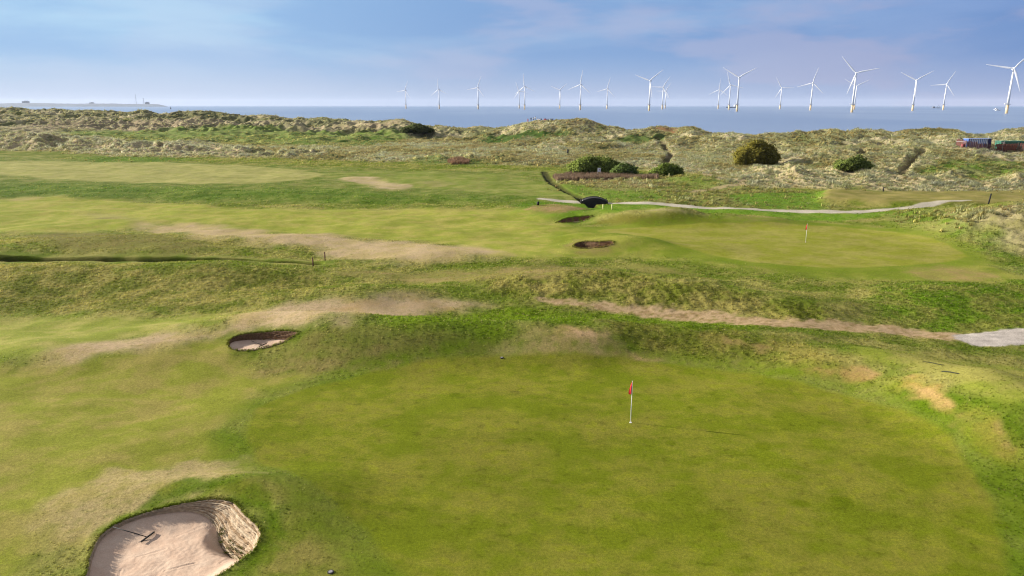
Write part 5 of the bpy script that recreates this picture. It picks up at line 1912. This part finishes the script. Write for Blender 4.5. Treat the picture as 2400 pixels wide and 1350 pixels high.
# ------------------------------------------------------------------ wind turbines
def turbine_parts():
    tower = MB().tube((0, 0, 16.5), (0, 0, 78), 2.25, 1.35, 20).mesh('tower', M_WHITE, True)
    tp = MB().tube((0, 0, -4), (0, 0, 16.2), 2.45, 2.45, 20).mesh('transition_piece', M_YELLOW, True)
    mb = MB().tube((0, 0, 15.6), (0, 0, 16.3), 4.4, 4.4, 20)
    for i in range(12):
        a = i * math.pi / 6
        mb.tube((4.2 * math.cos(a), 4.2 * math.sin(a), 16.2), (4.2 * math.cos(a), 4.2 * math.sin(a), 17.6), .07, .07, 5)
    for i in range(12):
        a, b = i * math.pi / 6, (i + 1) * math.pi / 6
        mb.tube((4.2 * math.cos(a), 4.2 * math.sin(a), 17.5), (4.2 * math.cos(b), 4.2 * math.sin(b), 17.5), .07, .07, 5)
    plat = mb.mesh('platform', M_STEEL)
    crane = MB().box((-4.6, -1.5, 17.6), (2.2, 1.8, 2.6), None, .1).mesh('service_crane', M_WHITE)
    lad = MB()
    for s in (-.5, .5):
        lad.tube((s, -3.0, -2), (s, -3.0, 15.6), .18, .18, 6)
    for i in range(16):
        lad.tube((-.5, -3.0, .5 + i), (.5, -3.0, .5 + i), .1, .1, 5)
    ladder = lad.mesh('boat_landing', M_YELLOW)
    nac = MB().box((0, 3.4, 80), (4.0, 11.5, 4.0), None, .7).mesh('nacelle', M_WHITE)
    hub = MB().ball((0, -4.0, 80), (1.7, 2.2, 1.7), 2).mesh('rotor_hub', M_WHITE, True)
    # blade along +Z from the hub centre
    v, f = [], []
    st = [(0.8, 1.8, 1.7, 0), (4, 2.2, 1.4, 12), (9, 3.6, .75, 12), (16, 3.0, .55, 9), (26, 2.2, .38, 5), (36, 1.5, .25, 2), (43, .9, .15, 0), (45.5, .25, .06, 0)]
    n = 10
    for (zz, ch, th, tw) in st:
        tw = math.radians(tw)
        for i in range(n):
            a = 2 * math.pi * i / n
            cx, cy = ch / 2 * math.cos(a) - ch * .12, th / 2 * math.sin(a)
            v.append((cx * math.cos(tw) - cy * math.sin(tw), cx * math.sin(tw) + cy * math.cos(tw), zz))
    for s in range(len(st) - 1):
        for i in range(n):
            a, b = s * n + i, s * n + (i + 1) % n
            f.append((a, b, b + n, a + n))
    f.append(tuple(range((len(st) - 1) * n, len(st) * n)))
    bl = bpy.data.meshes.new('blade')
    bl.from_pydata(v, [], f)
    bl.materials.append(M_WHITE)
    bl.polygons.foreach_set('use_smooth', [True] * len(f))
    return tower, tp, plat, crane, ladder, nac, hub, bl


# hub px, hub py, base py, first blade angle (clockwise from up), label
TURB = [
    (950.3, 213, 252.5, 22, 'most distant wind turbine, alone at the headland end of the row'),
    (1028.6, 211.5, 253.5, 355, 'wind turbine with one blade upright, between the two lone turbines nearest the headland'),
    (1120.3, 209.3, 255.8, 21, 'wind turbine third from the headland end, one blade tilted just past upright'),
    (1217.2, 216.8, 254.5, 338, 'smaller of the two overlapping wind turbines above the people'),
    (1230.0, 206.7, 256.5, 354, 'larger of the two overlapping wind turbines above the people'),
    (1312.6, 214.5, 255.0, 52, 'wind turbine with Y shaped rotor between the people and the sandy dune top'),
    (1361.5, 202.2, 257.2, 9, 'tall wind turbine rising behind the highest dune top, one blade nearly upright'),
    (1424.0, 211.5, 255.3, 15, 'wind turbine standing alone between the highest dune top and the close pair'),
    (1524.5, 195.5, 260.2, 51, 'large wind turbine beside the close pair, one blade slanting up'),
    (1554.8, 207.3, 255.0, 33, 'front turbine of the close pair, one blade level'),
    (1561.0, 216.0, 253.5, 31, 'smaller back turbine of the close pair'),
    (1686.2, 212.3, 254.0, 4, 'smallest wind turbine of the trio by the ship'),
    (1712.3, 203.0, 256.3, 343, 'middle wind turbine of the trio by the ship, one blade leaning back'),
    (1733.0, 188.8, 262.0, 61, 'largest wind turbine of the trio by the ship, rotor like a wide V'),
    (1832.4, 209.0, 254.8, 330, 'lone wind turbine with one blade level, just past the trio'),
    (1905.5, 197.8, 257.0, 15, 'lone wind turbine with one blade nearly upright, before the large overlapping pair'),
    (2006.8, 178.7, 263.0, 318, 'large front turbine of the overlapping pair, rotor like a tilted V'),
    (2008.0, 204.3, 254.8, 61, 'small turbine half hidden behind a large one'),
    (2148.0, 190.6, 256.6, 58, 'wind turbine with Y shaped rotor, between the large pair and the wreck'),
    (2218.9, 199.2, 254.7, 26, 'wind turbine beside the faint wreck, one blade slanting up'),
    (2376.0, 165.8, 262.1, 40, 'nearest and largest wind turbine with a yellow base above the striped hut'),
]


def build_turbines():
    tower, tp, plat, crane, ladder, nac, hub, bl = turbine_parts()
    root0 = None
    for i, (hx, hy, by, ang, lab) in enumerate(TURB):
        # distance from the height of the hub above the horizon and the water line below it
        y = 80.0 * FPX / (by - hy) * .985
        zb = SEA_Z
        # base bearing: follow the tower down
        bx = hx - (hx - 1180.0) * (by - hy) / 6600.0 * 1.0
        x = (bx - 1200.0) / FPX * depth_of(y, zb)
        if root0 is None:
            t = thing('wind_turbine', lab, 'wind turbine', (0, 0, 0), 0, 'offshore wind turbines')
            for nm, me in (('tower', tower), ('transition_piece', tp), ('platform', plat), ('service_crane', crane), ('boat_landing', ladder), ('nacelle', nac), ('rotor_hub', hub)):
                hub_o = link(nm, me, t)
            for k in range(3):
                o = link('blade', bl, hub_o)
                o.location = (0, -4.0, 80)
            root0 = t
        else:
            t = copy_tree(root0)
            t['label'] = lab
        t.location = (x, y, zb)
        t.rotation_euler = (0, 0, math.radians(-24))
        k = 0
        for ch in next(c for c in t.children if c.name.startswith('rotor_hub')).children:
            if ch.name.startswith('blade'):
                ch.rotation_euler = (0, math.radians(ang + 120 * k), 0)
                k += 1


build_turbines()


# ------------------------------------------------------------------ ships, buoy, headland
def hull(mb, L, W, Hh):
    n = 10
    top, bot = [], []
    for i in range(n + 1):
        s = -1 + 2 * i / n
        w = W / 2 * (1 - max(0, s) ** 3) * (1 - .15 * max(0, -s) ** 4)
        top.append((s * L / 2, max(w, .05), Hh * (1 + .25 * max(0, s) ** 2)))
        bot.append((s * L / 2 * .92, max(w * .7, .03), -1.0))
    bm = mb.bm
    rows = []
    for side in (1, -1):
        rows.append(([bm.verts.new((a, side * b, c)) for a, b, c in top], [bm.verts.new((a, side * b, c)) for a, b, c in bot]))
    for t_, b_ in rows:
        for i in range(n):
            bm.faces.new((t_[i], t_[i + 1], b_[i + 1], b_[i]))
    for i in range(n):
        bm.faces.new((rows[0][0][i], rows[1][0][i], rows[1][0][i + 1], rows[0][0][i + 1]))
    for k in (0, n):
        bm.faces.new((rows[0][0][k], rows[0][1][k], rows[1][1][k], rows[1][0][k]))
    return mb


def build_ships():
    def place(px, dist):
        return ((px - 1200) / FPX * depth_of(dist, 0), dist, SEA_Z)
    M_HB = surf_mat('dark_blue_hull', (.03, .06, .12), .5, .2, .1)
    d = 4600
    t = thing('supply_ship', 'blue supply ship with white bridge between two of the trio of turbines', 'ship', place(1715, d), 0)
    hull(MB(), 72, 16, 6).build('hull', M_HB, t)
    MB().box((22, 0, 12), (16, 13, 13), None, .6).build('bridge', M_WHITE, t)
    MB().box((24, 0, 20), (9, 10, 4), None, .4).build('wheelhouse', M_WHITE, t)
    MB().tube((22, 0, 21), (22, 0, 34), .8, .3, 8).build('mast', M_STEEL, t)
    MB().tube((-14, 3, 6), (-14, 3, 15), 1.4, 1.4, 8).build('deck_crane', M_STEEL, t)
    MB().tube((-14, 3, 14), (-2, 3, 18), .7, .5, 8).build('crane_jib', M_STEEL, t)
    for px, d, L, lab in ((2334, 2600, 17, 'white motor boat, the farther of two near the large turbine'), (2338, 2050, 14, 'white motor boat, the nearer of two near the large turbine')):
        t = thing('motor_boat', lab, 'boat', place(px, d), .3 if d > 2300 else 2.9, 'white motor boats')
        hull(MB(), L, 5, 2).build('hull', M_WHITE, t)
        MB().box((1, 0, 3.2), (L * .35, 3.4, 2.4), None, .3).build('cabin', M_WHITE, t)
        MB().box((1.2, 0, 3.5), (L * .36, 3.5, .8), None, .05).build('cabin_windows', M_HB, t)
        MB().tube((1, 0, 4.2), (1, 0, 7.5), .1, .06, 6).build('mast', M_STEEL, t)
    d = 3900
    M_WR = surf_mat('faded_wreck_steel', (.16, .17, .20), .8, .3, .1)
    t = thing('crane_vessel', 'faint grey vessel with a raised boom beside a wind turbine', 'ship', place(2194, d), 0)
    hull(MB(), 46, 12, 3).build('hull', M_WR, t)
    MB().tube((4, 0, 3), (10, 0, 17), .8, .5, 8).build('boom', M_WR, t)
    MB().tube((10, 0, 17), (19, 0, 7), .5, .4, 8).build('stay', M_WR, t)
    MB().box((-14, 0, 6), (9, 8, 6), None, .5).build('deckhouse', M_WR, t)
    t = thing('navigation_buoy', 'dark navigation buoy off the tip of the headland', 'buoy', place(400, 3000))
    MB().tube((0, 0, -1), (0, 0, 2), 3, 2.6, 12).build('float', M_BLACK, t)
    MB().tube((0, 0, 2), (0, 0, 8), 1.4, .5, 8).build('lattice_tower', M_BLACK, t)
    MB().ball((0, 0, 8.8), (1.0, 1.0, 1.0), 1).build('lantern', M_BLACK, t)

    # headland
    dist = 9000.0
    prof = [(-700, 46), (-300, 42), (-60, 40), (0, 39), (60, 42), (120, 39), (180, 37), (260, 36), (330, 33), (350, 32), (372, 26), (388, 10), (394, -2)]
    px = np.linspace(-700, 394, 220)
    hh = np.interp(px, [p[0] for p in prof], [p[1] for p in prof])
    hh = hh * (1 + .10 * perlin(px / 40, px * 0 + 3, 120) + .06 * perlin(px / 9, px * 0 + 7, 121))
    x = (px - 1200) / FPX * depth_of(dist, 0)
    rows = [(-500, -2.0, 0), (-420, 0, .25), (-200, 0, .8), (0, 0, 1.0), (500, 0, .9), (1400, -2, 0)]
    v = []
    for dy, dz, k in rows:
        v.append(np.stack([x * (1 + dy / dist), np.full_like(x, dist + dy), hh * k + dz + SEA_Z], 1))
    n = len(px)
    v = np.concatenate(v)
    idx = np.arange(n - 1)
    q = np.concatenate([np.stack([r * n + idx, r * n + idx + 1, (r + 1) * n + idx + 1, (r + 1) * n + idx], 1) for r in range(len(rows) - 1)])
    tag(link('headland', mesh_np('headland', v, q, surf_mat('far_headland', (.11, .14, .18), .95, .25, .004))), 'low far headland across the water', kind='structure')
    M_FAR = surf_mat('far_masonry', (.15, .17, .20), .9, .2, .02)
    for pxx, top, lab in ((320.5, 150, 'tall thin mast standing on the far headland'), (338, 95, 'shorter lattice mast standing near the tip of the far headland')):
        X = (pxx - 1200) / FPX * depth_of(dist, 0)
        t = thing('radio_mast', lab, 'mast', (X, dist, 25), 0, 'masts on the far headland')
        MB().tube((0, 0, 0), (0, 0, top - 25), 2.6, 1.6, 8).build('mast_shaft', M_FAR, t)
        for s in (-1, 1):
            MB().tube((s * 24, 0, 0), (0, 0, (top - 25) * .8), .35, .35, 5).build('guy_wire', M_FAR, t)
        if top < 120:
            MB().box((0, 0, top - 28), (8, 8, 7), None, .5).build('antenna_head', M_FAR, t)
    for pxx, w, hgt, lab in ((62, 70, 64, 'wide low block building on the far headland'), (346, 40, 50, 'small blocky building beside the shorter mast on the headland'), (216, 45, 47, 'low building halfway along the far headland')):
        X = (pxx - 1200) / FPX * depth_of(dist, 0)
        t = thing('far_building', lab, 'building', (X, dist, 18), 0, 'buildings on the far headland')
        MB().box((0, 0, (hgt - 18) / 2), (w, 40, hgt - 18), None, 1).build('walls', M_FAR, t)
        MB().box((w * .12, 0, hgt - 18 + 2.5), (w * .45, 30, 5), None, .5).build('roof_block', M_FAR, t)


build_ships()


# ------------------------------------------------------------------ air
def build_haze():
    m = bpy.data.materials.new('sea_haze')
    m.use_nodes = True
    nd, lk = m.node_tree.nodes, m.node_tree.links
    nd.clear()
    vol = N(nd, 'ShaderNodeVolumePrincipled')
    vol.inputs['Color'].default_value = (.80, .88, 1.0, 1)
    vol.inputs['Density'].default_value = 2.6e-5
    vol.inputs['Anisotropy'].default_value = .1
    out = N(nd, 'ShaderNodeOutputMaterial')
    lk.new(vol.outputs[0], out.inputs['Volume'])
    o = MB().box((0, 8200, 68), (44000, 18400, 145)).build('haze', m)
    tag(o, 'thin sea haze over the links and water', kind='stuff')


HAZE = True
if HAZE:
    build_haze()
